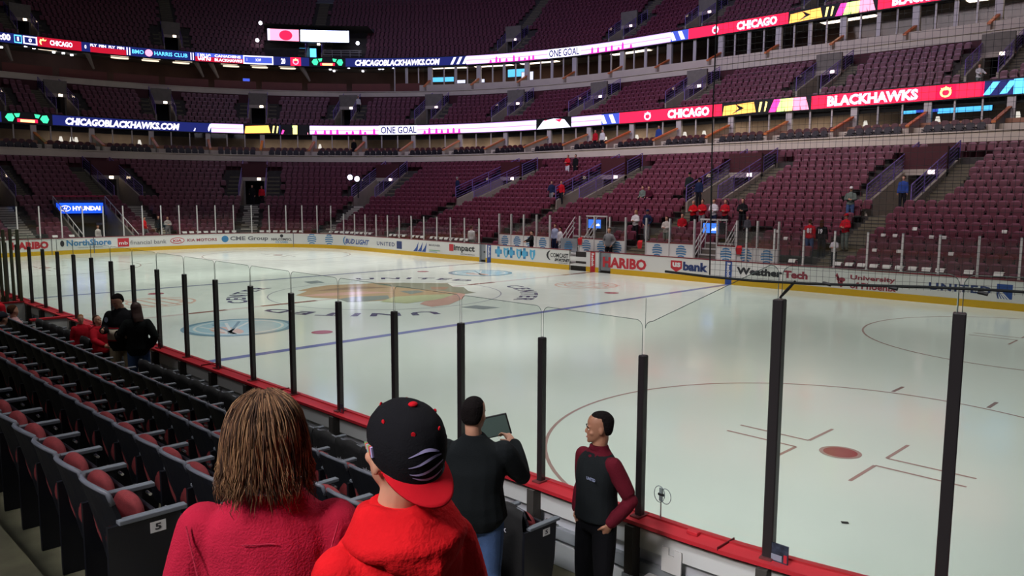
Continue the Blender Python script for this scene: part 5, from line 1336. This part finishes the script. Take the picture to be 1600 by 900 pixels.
    for s in ('_l', '_r'):
        a = V_['an'+s]; b = MB(); b.tube([a+Vector((0, -.085, -.05)), a+Vector((0, -.05, -.03)), a+Vector((0, .03, -.028)), a+Vector((0, .13, -.05)), a+Vector((0, .19, -.06))], .05, shoes, n=10, radii=[.02, .048, .052, .044, .022])
        ob = b.build('shoe', r, smooth=True)
    if hairm:
        b = MB()
        if hair in ('short', 'crop'):
            e = .003 if hair == 'crop' else .007
            rings(b, [(0, -.062, .06, .050, .030), (0, -.058, .09, .066+e*.5, .046+e), (0, -.050, .12, .072+e*.5, .060+e), (0, -.040, .150, .072+e*.6, .075+e), (0, -.028, .178, .069+e*.7, .086+e), (0, -.021, .203, .060+e, .078+e), (0, -.02, .224+e*.4, .042+e, .056+e), (0, -.02, .236+e*.7, .018, .025)], hairm, T=TH)
        elif hair == 'long':
            rings(b, [(0, -.075, -.12, .075, .03), (0, -.065, -.05, .092, .048), (0, -.045, .03, .092, .06), (0, -.035, .10, .090, .075), (0, -.026, .15, .09, .095), (0, -.022, .19, .08, .095), (0, -.02, .225, .055, .07), (0, -.02, .245, .02, .03)], hairm, T=TH)
        link_mesh('hair', remesh(b, 'hair', max(.008, voxel*.7), hairm, 3), r)
    if hat:
        b = MB(); rings(b, [(0, -.012, .135, .083, .104), (0, -.012, .165, .084, .104), (0, -.014, .2, .075, .094), (0, -.016, .235, .052, .064), (0, -.016, .25, .015, .02)], hat, T=TH)
        b.add([TH(v) for v in [(-.06, .08, .15), (0, .095, .155), (.06, .08, .15), (.045, .155, .14), (0, .17, .142), (-.045, .155, .14)]], [(0, 1, 2, 3, 4, 5)], hat); link_mesh('cap', b.mesh('cap', smooth=True), r)
    if facefeat:
        for s in (-1, 1):
            b = MB(); ball(b, (s*.029, .078, .108), .0085, EYEW, 1.3, .6, .55, T=TH); ball(b, (s*.029, .0845, .108), .0045, EYE, 1, .5, 1, T=TH); b.build('eye', r, smooth=True)
            b = MB(); b.tube([TH((s*.012, .0895, .128)), TH((s*.03, .0905, .133)), TH((s*.047, .079, .127))], .004, BROW, n=6); b.build('eyebrow', r)
        b = MB(); b.tube([TH((-.022, .083, .0455)), TH((0, .094, .046)), TH((.022, .083, .0455))], .0035, mat('lip', (150, 84, 78), rough=.5), n=6); b.build('mouth', r, smooth=True)
    r['_th'] = 0; del r['_th']
    return r, TH, V_
def world_from(u, v, dep):
    d = FW+RT*((u-800)/FPX)-UP*((v-450)/FPX); return Vector(CAM)+d*dep
def bowl_person(u, vtop, label, rz=0., H=1.74, rows=LB, tier_lo=0, tier_hi=99, **k):
    best = None
    for i, (o, z) in enumerate(rows):
        if not tier_lo <= i <= tier_hi: continue
        t = t_at(u, o-.3, z+1); x, y, nx, ny = P(t, o-.3); hh = H-(.45 if k.get('pose') == 'sit' else 0)
        e = abs(proj_v(x, y, z+hh)-vtop)
        if best is None or e < best[0]: best = (e, x, y, z, nx, ny, o, t)
    _, x, y, z, nx, ny, o, t = best
    return person(label, (x, y, z), math.atan2(ny, nx)+PI/2+rz, H, voxel=.024, facefeat=False, **k)
HB = mat('hair_black', (24, 20, 20), rough=.95, spec=.1, bump=.6, bscale=90); HBR = mat('hair_brown', (74, 48, 32), rough=.9, spec=.15, bump=.6, bscale=90); HBL = mat('hair_blond', (180, 134, 84), rough=.6); HGR = mat('hair_grey', (150, 146, 140), rough=.6)
JR = cloth('red_jersey', 196, 30, 44); JW = cloth('white_jersey', 222, 220, 222); JB = cloth('black_jersey', 26, 26, 28); GH = cloth('grey_hoodie', 128, 128, 130); NV = cloth('navy', 34, 44, 74); DN = cloth('denim', 72, 96, 138); DK = cloth('dark_trousers', 30, 30, 36); KH = cloth('khaki', 166, 150, 122); WH = cloth('white_shirt', 226, 224, 220); BLU = cloth('blue_shirt', 52, 78, 150); GN = cloth('grey_green', 110, 122, 112)
def backprint(res, s, m, z0=1.12, z1=1.34, w=.2, front=False):
    r, TH, V_ = res; b = MB(); yy = .165 if front else -.165
    T = lambda a, bb, h=0: ((a if front is False else -a), yy+(h if front else -h)+(.05*abs(a)/.2)*(-1 if front else 1)*.5, bb)
    text_on(b, s, -w/2, w/2, z0, z1, m, T, .012, bold=.05); b.build('printed_number', r)
# far side of the rink
def at_bench(u, y, zf, label, rz, **k):
    d = (y-CAM[1])/(FW.y+RT.y*(u-800)/FPX); x = CAM[0]+d*(FW.x+RT.x*(u-800)/FPX)
    return person(label, (x, y, zf), rz, voxel=.024, facefeat=False, **k)
at_bench(830, HY+.75, .3, 'person in black leaning over the boards above the blue cross advert', 2.6, H=1.62, pose='lean', top=JB, legs=DK, hairm=HB)
at_bench(737, HY+1.1, .3, 'person in a white shirt standing at the boards beside the impact advert', .2, H=1.72, top=WH, legs=GN, hairm=HBR)
at_bench(950, HY+1.2, .3, 'tall person in a grey hoodie standing in the bench gate by the HARIBO advert', PI+.2, H=1.95, pose='pockets', top=GH, legs=DK, hairm=HBR)
bowl_person(993, 325, 'blond person in a white jacket with dark trousers behind the benches', PI*0, H=1.7, rows=LB, tier_lo=2, tier_hi=4, pose='hold', top=WH, legs=DK, hairm=HBL, hair='long')
bowl_person(1011, 328, 'person in a navy hoodie and grey trousers beside the blond one in white', 0, H=1.74, tier_lo=2, tier_hi=4, pose='pockets', top=NV, legs=GH, hairm=HBR, hat=NV)
bowl_person(1041, 340, 'person in an open cream jacket behind the usbank bench glass', 0, H=1.72, tier_lo=1, tier_hi=3, pose='hold', top=cloth('cream', 214, 208, 196), legs=GN, hairm=HBR)
bowl_person(1066, 326, 'person in a red jersey seated by the stairs above the usbank advert', .5, H=1.7, tier_lo=2, tier_hi=5, pose='sit', top=JR, legs=GH, hairm=HB)
bowl_person(1083, 312, 'person in a plain red sweater, first of the standing row above the usbank advert', 0, H=1.68, pose='hold', top=cloth('plain_red', 204, 26, 36), legs=DK, hairm=HGR)
bowl_person(1097, 308, 'person in a red jersey beside the one in plain red', 0, H=1.74, pose='hold', top=JR, legs=GH, hairm=HBR)
res = bowl_person(1115, 307, 'person in a white jersey standing between two red jerseys', 0, H=1.76, pose='hold', top=JW, legs=NV, hairm=HBR)
bowl_person(1133, 308, 'person in a red jersey on the black shirt side of the white jersey', 0, H=1.74, pose='hold', top=JR, legs=DK, hairm=HBR)
bowl_person(1160, 307, 'person in a black shirt standing alone above the blue stripe by WeatherTech', .2, H=1.8, pose='hold', top=JB, legs=DK, hairm=HB)
bowl_person(1168, 341, 'small child in a dark patterned top below the one in the black shirt', .2, H=1.2, tier_lo=1, tier_hi=5, top=cloth('patterned', 90, 90, 96), legs=DK, hairm=HBR)
bowl_person(1077, 273, 'usher in dark clothes at the portal wall, holding the rail side', .3, H=1.76, top=cloth('usher_green', 38, 46, 44), legs=DK, hairm=HB, hat=JB)
bowl_person(1092, 274, 'usher in dark navy clothes standing in the portal mouth above the jerseys', 0, H=1.74, top=NV, legs=DK, hairm=HB, hat=JB)
bowl_person(1004, 289, 'person in dark clothes seated alone halfway up, beside a wine coloured top', 0, H=1.72, pose='sit', top=GN, legs=DK, hairm=HBR)
bowl_person(1014, 289, 'person in a wine coloured top seated halfway up beside a dark one', 0, H=1.7, pose='sit', top=cloth('wine', 80, 28, 44), legs=DK, hairm=HB)
bowl_person(887, 243, 'person in a red jersey and white hem standing high in the lower bowl', 0, H=1.7, pose='hold', top=JR, legs=JW, hairm=HBR)
bowl_person(899, 241, 'person in dark clothes standing high beside the red jersey', 0, H=1.7, top=JB, legs=DK, hairm=HB)
bowl_person(877, 280, 'person in a red and white jersey walking by the portal steps', .4, H=1.66, pose='stride', top=JR, legs=DK, hairm=HBR)
bowl_person(862, 282, 'person in blue grey clothes on the steps beside the red and white jersey', .4, H=1.66, pose='stride', top=NV, legs=GH, hairm=HB)
bowl_person(715, 276, 'grey haired person in a navy coat standing at the portal above the sails advert', 2.9, H=1.76, top=NV, legs=DK, hairm=HGR)
bowl_person(1411, 259, 'person in a blue shirt coming out of the portal behind WeatherTech', 0, H=1.7, tier_lo=8, tier_hi=10, top=BLU, legs=DK, hairm=HB)
bowl_person(1329, 289, 'person in a grey green hoodie and white cap on the aisle stairs', .2, H=1.8, pose='hold', top=GN, legs=DN, hairm=HBR, hat=WH)
backprint(bowl_person(1265, 345, 'person in a red jersey numbered 81 seen from behind', PI+.2, H=1.76, tier_lo=1, tier_hi=4, top=JR, legs=DN, hairm=HBR), '81', AWHT)
backprint(bowl_person(1284, 345, 'person in a black jersey numbered 19 seen from behind', PI, H=1.74, tier_lo=2, tier_hi=6, top=JB, legs=DK, hairm=HBR, hair='long'), '19', AWHT)
bowl_person(1321, 338, 'person in a red jersey at the foot of the aisle stairs', -.3, H=1.74, tier_lo=2, tier_hi=6, pose='hold', top=JR, legs=GN, hairm=HB, hat=JR)
bowl_person(1304, 366, 'child in a white jersey between the 19 and the red jersey', -.2, H=1.3, tier_lo=1, tier_hi=4, pose='hold', top=JW, legs=DK, hairm=HBR)
bowl_person(226, 339, 'person in a bright red jacket bending at the end stairs', .8, H=1.7, tier_lo=0, tier_hi=2, pose='stride', top=cloth('bright_red', 226, 20, 30), legs=GH, hairm=HB)
bowl_person(248, 335, 'person in dark clothes beside the bright red jacket', 0, H=1.76, tier_lo=0, tier_hi=2, top=JB, legs=DK, hairm=HB)
bowl_person(262, 338, 'person in a pale patterned top beside the end stairs', 0, H=1.7, tier_lo=0, tier_hi=2, pose='hold', top=cloth('pale_pattern', 170, 164, 156), legs=GH, hairm=HBR)
person('person in a cream jacket in the tunnel under the HYUNDAI sign', (-HX-3, -.1, -.02), -PI/2+.6, 1.74, voxel=.024, facefeat=False, top=cloth('cream', 214, 208, 196), legs=GH, hairm=HBR)
bowl_person(394, 277, 'usher in black in the portal mouth above the straight white stairs', 0, H=1.74, tier_lo=8, tier_hi=9, pose='stride', top=JB, legs=DK, hairm=HB)
bowl_person(409, 287, 'person in a red top beside the usher above the straight white stairs', 0, H=1.66, tier_lo=7, tier_hi=9, top=JR, legs=DK, hairm=HBR)
bowl_person(560, 149, 'person in a white shirt on the middle tier below the club spots', .6, H=1.7, rows=MBW, top=WH, legs=DK, hairm=HB)
bowl_person(1530, 104, 'person in a white shirt bending over seats on the middle tier', .8, H=1.66, rows=MBW, pose='lean', top=WH, legs=GN, hairm=HB)
for u, s, m in ((930, 'person in a red shirt standing in a lower suite', JR), (941, 'person in a white shirt in a lower suite beside the red one', WH), (1029, 'person in a blue shirt in a lower suite over the CHICAGO text', BLU), (553, 'person in black bending in a lower suite under the ONE GOAL text', JB)):
    t = t_at(u, 19.9, 8.3); x, y, nx, ny = P(t, 19.9); person(s, (x, y, 7.5), math.atan2(ny, nx)+PI/2, 1.74, voxel=.026, facefeat=False, top=m, legs=DK, hairm=HB)
at_bench(866, YB+1.1, .55, 'player in a white and blue shirt on the steps behind the COMCAST advert', PI, H=1.72, top=cloth('pale_blue', 170, 180, 206), legs=NV, hairm=HBR)
at_bench(874, YB+.9, .5, 'player in a white jersey behind the COMCAST advert', PI-.3, H=1.6, top=JW, legs=NV, hairm=HB)

# ---- near people
# guard beside the glass
VEST = cloth('vest_black', 26, 30, 32); BURG = cloth('burgundy_shirt', 92, 20, 34)
gx = world_from(934, 700, 6.45)
HD = dict(_l=(Vector((.5, .0, -1)), Vector((1, 0, 0)), .3), _r=(Vector((-.45, .0, -1)), Vector((-1, 0, 0)), .3))
g_, TH, V_ = person('guard with burgundy sleeves and black vest beside the glass, hands in pockets', (gx.x, gx.y, .35), math.radians(172), 1.86, pose='pockets', top=BURG, legs=cloth('black_trousers', 17, 17, 21), hairm=HB, skin=SKIN_D, hair='crop', head_yaw=-38, head_pitch=-2, voxel=.008, topgrow=.010, hem=.95, hand_dirs=HD,
    J=dict(el_l=(-.29, -.08, 1.12), wr_l=(-.185, .04, .935), el_r=(.25, -.07, 1.12), wr_r=(.175, .05, .935)))
b = MB(); tv = [(0, 0, .925, .190, .150), (0, 0, 1.0, .182, .140), (0, .005, 1.12, .172, .136), (0, 0, 1.25, .186, .142), (0, -.005, 1.33, .188, .130), (0, -.008, 1.385, .168, .112), (0, -.012, 1.43, .120, .09), (0, -.012, 1.455, .08, .078)]
rings(b, tv, VEST, n=20); 
link_mesh('vest', remesh(b, 'vest', .010, VEST, 4), g_)
b = MB(); text_on(b, 'UNITED', -.045, .045, 1.268, 1.292, mat('badge_print', (150, 160, 190), rough=.5), lambda a, bb, h=0: (-.085-a, .139+h-.25*abs(-.085-a)*.25, bb), .012, bold=.03); b.build('vest_lettering', g_)
b = MB(); rings(b, [(0, -.008, 1.462, .070, .072), (0, -.004, 1.50, .062, .066)], BURG, n=18); b.add([(-.03, .08, 1.46), (.03, .08, 1.46), (0, .115, 1.38)], [(0, 1, 2)], BURG); link_mesh('collar', remesh(b, 'collar', .007, BURG, 2), g_)

# man photographing with a tablet
tx_ = world_from(741, 700, 5.35)
BS = cloth('black_sweater', 20, 24, 26)
t_, TH, V_ = person('heavy person in a black sweater and jeans holding up a tablet', (tx_.x, tx_.y, .89), math.radians(40), 1.72, pose='stand', top=BS, legs=DN, hairm=HB, hair='crop', head_yaw=-14, head_pitch=-4, voxel=.008, girth=1.22, topgrow=.022, hem=.84,
    J=dict(sh_r=(.20, 0, 1.365), el_r=(.32, .10, 1.17), wr_r=(.25, .27, 1.345), sh_l=(-.20, 0, 1.365), el_l=(-.26, .12, 1.10), wr_l=(-.05, .30, 1.24)),
    hand_dirs=dict(_r=(Vector((-.55, .45, .5)), Vector((-.7, .2, -.2)), .95), _l=(Vector((.6, .2, .6)), Vector((0, 1, .2)), .9)))
tr = empty('tablet', (tx_.x, tx_.y, .89), t_.rotation_euler.z, 'dark tablet held up in front of the heavy person in black', 'tablet')
TT = lambda v: tuple(Vector((.085, .37, 1.41))+Matrix.Rotation(math.radians(-14), 3, 'Y')@Matrix.Rotation(math.radians(12), 3, 'X')@Vector(v))
b = MB(); b.box(-.12, .12, -.005, .005, -.085, .085, BLACK, TT); b.build('tablet_case', tr, bevel=.003)
b = MB(); b.box(-.11, .11, -.0065, -.0052, -.075, .075, mat('tablet_screen', (90, 110, 104), emit=.35), TT); b.build('tablet_screen', tr)

# couple and children in the front row at left
px = world_from(190, 520, 14.2)
JK = cloth('black_jersey_near', 22, 22, 26); CREAM = cloth('cream_band', 206, 196, 176); REDS = cloth('red_stripe', 150, 30, 44)
m_, TH, V_ = person('dark haired person in a black hockey jersey with cream band, head bowed', (px.x, px.y, .35), math.radians(-118), 1.83, pose='hold', top=JK, legs=KH, hairm=HB, hair='short', head_yaw=-40, head_pitch=-28, voxel=.012, girth=1.12, topgrow=.03, hem=.78, J=dict(wr_r=(.24, .26, 1.16), wr_l=(-.30, .16, .95), el_l=(-.30, -.03, 1.14)))
def ringband(z0, z1, m, name, parent, ex=.035, g=1.12):
    b = MB(); rings(b, [(0, .003, z, (.150+.012)*g+ex+.004, .108*g*g+ex+.01) for z in (z0, z1)], m, n=28); link_mesh(name, b.mesh(name, smooth=True), parent)
ringband(.98, 1.16, CREAM, 'cream_band', m_); ringband(1.16, 1.185, REDS, 'red_stripe', m_, .036); ringband(.955, .98, REDS, 'red_stripe', m_, .036)
b = MB(); Tf = lambda a, bb, h=0: (-a, .185+h-.28*a*a, bb); poly_on(b, disc(0, 1.07, .085, .085, 24), JK, Tf, .012); poly_on(b, disc(0, 1.07, .06, .06, 20), CREAM, Tf, .018); poly_on(b, [(-.03, 1.03), (.02, 1.02), (.035, 1.08), (0, 1.11), (-.02, 1.09)], JK, Tf, .024); b.build('round_crest', m_)
b = MB(); poly_on(b, disc(-.20, 1.33, .03, .045, 14), mat('patch_blue', (150, 170, 190)), lambda a, bb, h=0: (-a, .10+h, bb), .06); b.build('shoulder_patch', m_)
px = world_from(218, 520, 14.0)
w_, TH, V_ = person('long haired person in a black jacket and jeans beside the hockey jersey', (px.x+.05, px.y-.05, .35), math.radians(60), 1.70, pose='pockets', top=cloth('black_jacket', 20, 24, 24), legs=DN, hairm=mat('hair_dark_red', (58, 34, 28), rough=.6), hair='long', head_yaw=30, head_pitch=-14, voxel=.013, topgrow=.03, hem=.80)
px = world_from(157, 540, 14.6)
person('child in a red hooded jacket looking up at the hockey jersey', (px.x, px.y, .35), math.radians(-70), 1.38, pose='lean', top=cloth('child_red', 176, 24, 40), legs=DK, hairm=HBR, voxel=.013, topgrow=.032, head_pitch=20, hood=True)
px = world_from(129, 545, 15.5)
person('ginger haired child in red behind the child in the red hooded jacket', (px.x, px.y, .35), math.radians(-100), 1.25, pose='stand', top=cloth('child_red', 176, 24, 40), legs=DK, hairm=mat('hair_ginger', (150, 96, 50), rough=.7), voxel=.013, topgrow=.03)
for u, dep, lab, tp, hm, hat in ((4, 15.2, 'seated person with a dark and white cap at the row end', JK, HB, cloth('cap_dark', 40, 42, 50)), (22, 16.2, 'seated person in pale pink holding a sheet, farthest down the covered row', cloth('pale_pink', 200, 160, 160), HBR, None), (-2, 18.6, 'bald seated person far down the boards', JR, None, None)):
    px = world_from(u, 490, dep); person(lab, (px.x, px.y, .40), 0.3, 1.72, pose='sit', top=tp, legs=GH, hairm=hm, hat=hat, voxel=.02, facefeat=False)

# woman in the red sweater, seen from behind
SWR = cloth('red_sweater', 172, 28, 56, b=.35, s=160); SEAM = cloth('sweater_seam', 176, 44, 68)
wx = world_from(418, 700, 2.2)
f_, TH, V_ = person('brown haired person in a red sweater standing close, seen from behind', (wx.x, wx.y, 1.70), math.radians(50), 1.715, pose='stand', top=SWR, legs=DN, voxel=.007, girth=1.02, topgrow=.022, hem=.80, head_yaw=4, head_pitch=0, facefeat=True,
    J=dict(sh_l=(-.182, -.008, 1.36), sh_r=(.182, -.008, 1.36), el_l=(-.262, -.03, 1.08), wr_l=(-.262, .07, .86), el_r=(.262, -.03, 1.08), wr_r=(.262, .07, .86)))
b = MB(); b.tube([(.080*math.cos(a), -.014+.078*math.sin(a), 1.492+.004*math.sin(2*a)) for a in [2*PI*i/30 for i in range(31)]], .010, mat('lanyard', (196, 196, 222), rough=.6), n=8); b.build('shirt_collar', f_, smooth=True)
H1 = mat('hair_chestnut', (92, 64, 44), rough=.7, spec=.25, noise=.3, nscale=30, stretch=(3, 3, .4)); H2 = mat('hair_highlight', (142, 108, 76), rough=.6, spec=.3); H3 = mat('hair_deep_brown', (60, 42, 32), rough=.75, spec=.2); H4 = mat('hair_mid', (112, 80, 56), rough=.65, spec=.25)  # strand tones from dark brown to blond
hr = MB()
def hp_(a, z, e=0.):
    """point of the hair volume at azimuth a (0 = back) and head height z"""
    prof = [(-.09, .128, .078, -.045), (-.04, .124, .090, -.040), (.02, .117, .098, -.032), (.08, .112, .108, -.026), (.14, .102, .114, -.022), (.18, .090, .104, -.02), (.21, .072, .084, -.02), (.235, .045, .052, -.02), (.25, .012, .014, -.02)]
    for q in range(len(prof)-1):
        if z <= prof[q+1][0] or q == len(prof)-2:
            f = max(0, min(1, (z-prof[q][0])/(prof[q+1][0]-prof[q][0]))); rx, ry, cy = [prof[q][w]*(1-f)+prof[q+1][w]*f for w in (1, 2, 3)]; break
    return (math.sin(a)*(rx+e), cy-math.cos(a)*(ry+e), z)
vs = []; fs = []; NA, NZ = 40, 16
for i in range(NZ+1):
    z = .015+.233*i/NZ
    for k in range(NA+1):
        a = -2.35+4.7*k/NA; vs.append(TH(hp_(a, z, -.006+.003*math.sin(a*9+z*20))))
fs = [(i*(NA+1)+k, i*(NA+1)+k+1, (i+1)*(NA+1)+k+1, (i+1)*(NA+1)+k) for i in range(NZ) for k in range(NA)]
hr.add(vs, fs, H1)
rg = random.Random(12)
for q in range(1700):
    a0_ = rg.uniform(-2.45, 2.45); zt = rg.uniform(.10, .246); ze = rg.uniform(-.035, .02)-.02*math.cos(a0_)*rg.random() if rg.random() < .92 else rg.uniform(-.085, -.03)
    zt = .246-abs(rg.gauss(0, .05)); ph = rg.uniform(0, 6); pts = []; n_ = 12; e0 = rg.uniform(-.005, .004); sw = rg.uniform(-.12, .12)+.18*math.sin(a0_*5); wv = rg.uniform(.01, .045)
    for i in range(n_+1):
        f = i/n_; z = zt+(ze-zt)*f; a = a0_+sw*f*f+wv*math.sin(ph+f*7); e = e0+.006*math.sin(ph*2+f*5)+(.012*f if f > .8 else 0)*rg.uniform(-1, 1)
        pts.append(TH(hp_(a, z, e)))
    r0 = rg.uniform(.0009, .0019); hr.tube(pts, r0, rg.choice((H1, H4, H2, H3, H3) if math.sin(a0_*6+1) > -.2 else (H4, H2, H2, H1, H3)), n=5, radii=[r0*.6]+[r0]*(n_-3)+[r0*.7, r0*.45, r0*.15])
link_mesh('hair', hr.mesh('hair', smooth=True), f_)
for sd in (-1, 1):
    b = MB(); b.tube([(sd*(.205-.012*k), -.085-.012*k-(.0 if k < 5 else .004*k), 1.40-.042*k) for k in range(9)], .0025, SEAM, n=5); b.build('armhole_seam', f_)
b = MB(); b.tube([(-.045+.015*k, -.1395-.002*math.sin(k), 1.365) for k in range(7)], .002, SEAM, n=5); b.build('neck_stitch', f_)

# man with the backward cap and red hoodie
HOOD = cloth('red_hoodie', 214, 24, 32, b=.3, s=90); CAPB = cloth('cap_black', 20, 20, 24, b=.2, s=220); CAPR = cloth('cap_red', 196, 22, 36, b=.15, s=220); CAPW = mat('cap_embroidery', (176, 168, 214), rough=.7)
mx = world_from(618, 740, 2.0)
c_, TH, V_ = person('person in a red hoodie and a backward black cap with red brim', (mx.x, mx.y, 1.70), math.radians(84), 1.745, pose='stand', top=HOOD, legs=DN, voxel=.007, girth=.96, topgrow=.020, hem=.82, head_yaw=2, head_pitch=10, hood=False, face_w=1.06,
    J=dict(sh_l=(-.160, -.008, 1.345), sh_r=(.160, -.008, 1.345)))
b = MB()
for q in range(4):
    R_ = .094+.012*q; b.tube([(R_*math.cos(a), -.030-.006*q+(R_*.92)*math.sin(a), 1.485-.020*q-.030*max(0, math.sin(a))-.004*math.sin(5*a+q)) for a in [2*PI*i/28 for i in range(29)]], .03, HOOD, n=8)
b.tube([(-.11, -.07, 1.455), (-.07, -.125, 1.41), (0, -.15, 1.375), (.07, -.125, 1.41), (.11, -.07, 1.455)], .05, HOOD, n=10, radii=[.03, .045, .056, .045, .03])
b.tube([(-.07, -.10, 1.44), (0, -.12, 1.43), (.07, -.10, 1.44)], .04, HOOD, n=10)
link_mesh('hood', remesh(b, 'hood', .008, HOOD, 5), c_)
cr_ = [(.108, .083, .100, -.016), (.13, .088, .105, -.016), (.155, .090, .107, -.016), (.18, .086, .102, -.017), (.205, .075, .089, -.018), (.226, .056, .068, -.02), (.240, .032, .04, -.02), (.246, .006, .008, -.02)]
def cs(a, f, e=0.):
    e -= .0005
    """cap crown surface: azimuth a (0 = back), f in 0..1 from rim to button"""
    x_ = f*(len(cr_)-1); q = min(int(x_), len(cr_)-2); w = x_-q; z, rx, ry, cy = [cr_[q][i]*(1-w)+cr_[q+1][i]*w for i in range(4)]
    tilt = .028*(-math.cos(a))*(1-f)
    return TH((math.sin(a)*(rx+e), cy-math.cos(a)*(ry+e), z+tilt))
b = MB(); NA, NZ = 48, 21
vs = [cs(2*PI*k/NA, i/NZ, -.0016 if k % 8 == 0 else 0) for i in range(NZ+1) for k in range(NA)]
b.add(vs, [(i*NA+k, i*NA+(k+1) % NA, (i+1)*NA+(k+1) % NA, (i+1)*NA+k) for i in range(NZ) for k in range(NA)], CAPB); cap = b.build('cap', c_, smooth=True, label='black cap worn backward')
b = MB(); vs = []; nb_ = 20; nr_ = 6
for lay in (0, 1):
    for i in range(nr_+1):
        for k in range(nb_+1):
            a = -1.25+2.5*k/nb_; w = math.cos(a/1.25*PI/2)**.55; d = i/nr_*.062*w
            bx, by, bz = .088*math.sin(a), -.016-.104*math.cos(a), .108-.028*math.cos(a)
            vs.append(TH((bx*(1+.5*d/.08*.12), by-d*.86, bz-d*.52-.16*bx*bx*10*(d/.08)*.30+(.004 if lay else 0))))
m_ = (nr_+1)*(nb_+1); fs = [(l*m_+i*(nb_+1)+k, l*m_+i*(nb_+1)+k+1, l*m_+(i+1)*(nb_+1)+k+1, l*m_+(i+1)*(nb_+1)+k) for l in (0, 1) for i in range(nr_) for k in range(nb_)]
fs += [(nr_*(nb_+1)+k, nr_*(nb_+1)+k+1, m_+nr_*(nb_+1)+k+1, m_+nr_*(nb_+1)+k) for k in range(nb_)]
b.add(vs, fs, CAPR); b.build('brim', cap, smooth=True, label='curved red brim')
b = MB()
for j_, (f0, a0_, a1_) in enumerate(((.40, -.24, .60), (.31, -.32, .58), (.22, -.40, .54), (.13, -.44, .46))):
    n_ = 12; top_ = []; bot_ = []
    for k in range(n_+1):
        w = k/n_; a = a0_+(a1_-a0_)*w; f = f0+.05*math.sin(w*PI*1.1+j_)-.03*w; th = .034*math.sin(PI*(.12+.86*w))+.004
        top_.append(cs(-a, f+th, .0022)); bot_.append(cs(-a, f, .0022))
    b.add(top_+bot_, [(k, k+1, n_+2+k, n_+1+k) for k in range(n_)], CAPW)
b.build('embroidered_feathers', cap)
b = MB()
for k in range(8): a = 1.55+.05*k; b.tube([cs(-a, .12+.02*(k % 2), .002), cs(-a-.04, .26-.01*k, .003)], .004, (CAPW, ARED, mat('thread_tan', (190, 150, 100)), AGRN)[k % 4], n=5)
b.build('side_emblem', cap)
for a in (-PI/6*5, -PI/2, -PI/6, PI/6, PI/2, PI/6*5):
    b = MB(); b.tube([cs(a, .62, .0), cs(a, .62, .003)], .0055, CAPR, n=10); b.build('eyelet', cap)
b = MB(); c0 = Vector(cs(0, 1, 0)); ball(b, c0, .012, CAPR, 1, 1, .6, n=14); b.build('button', cap, smooth=True)
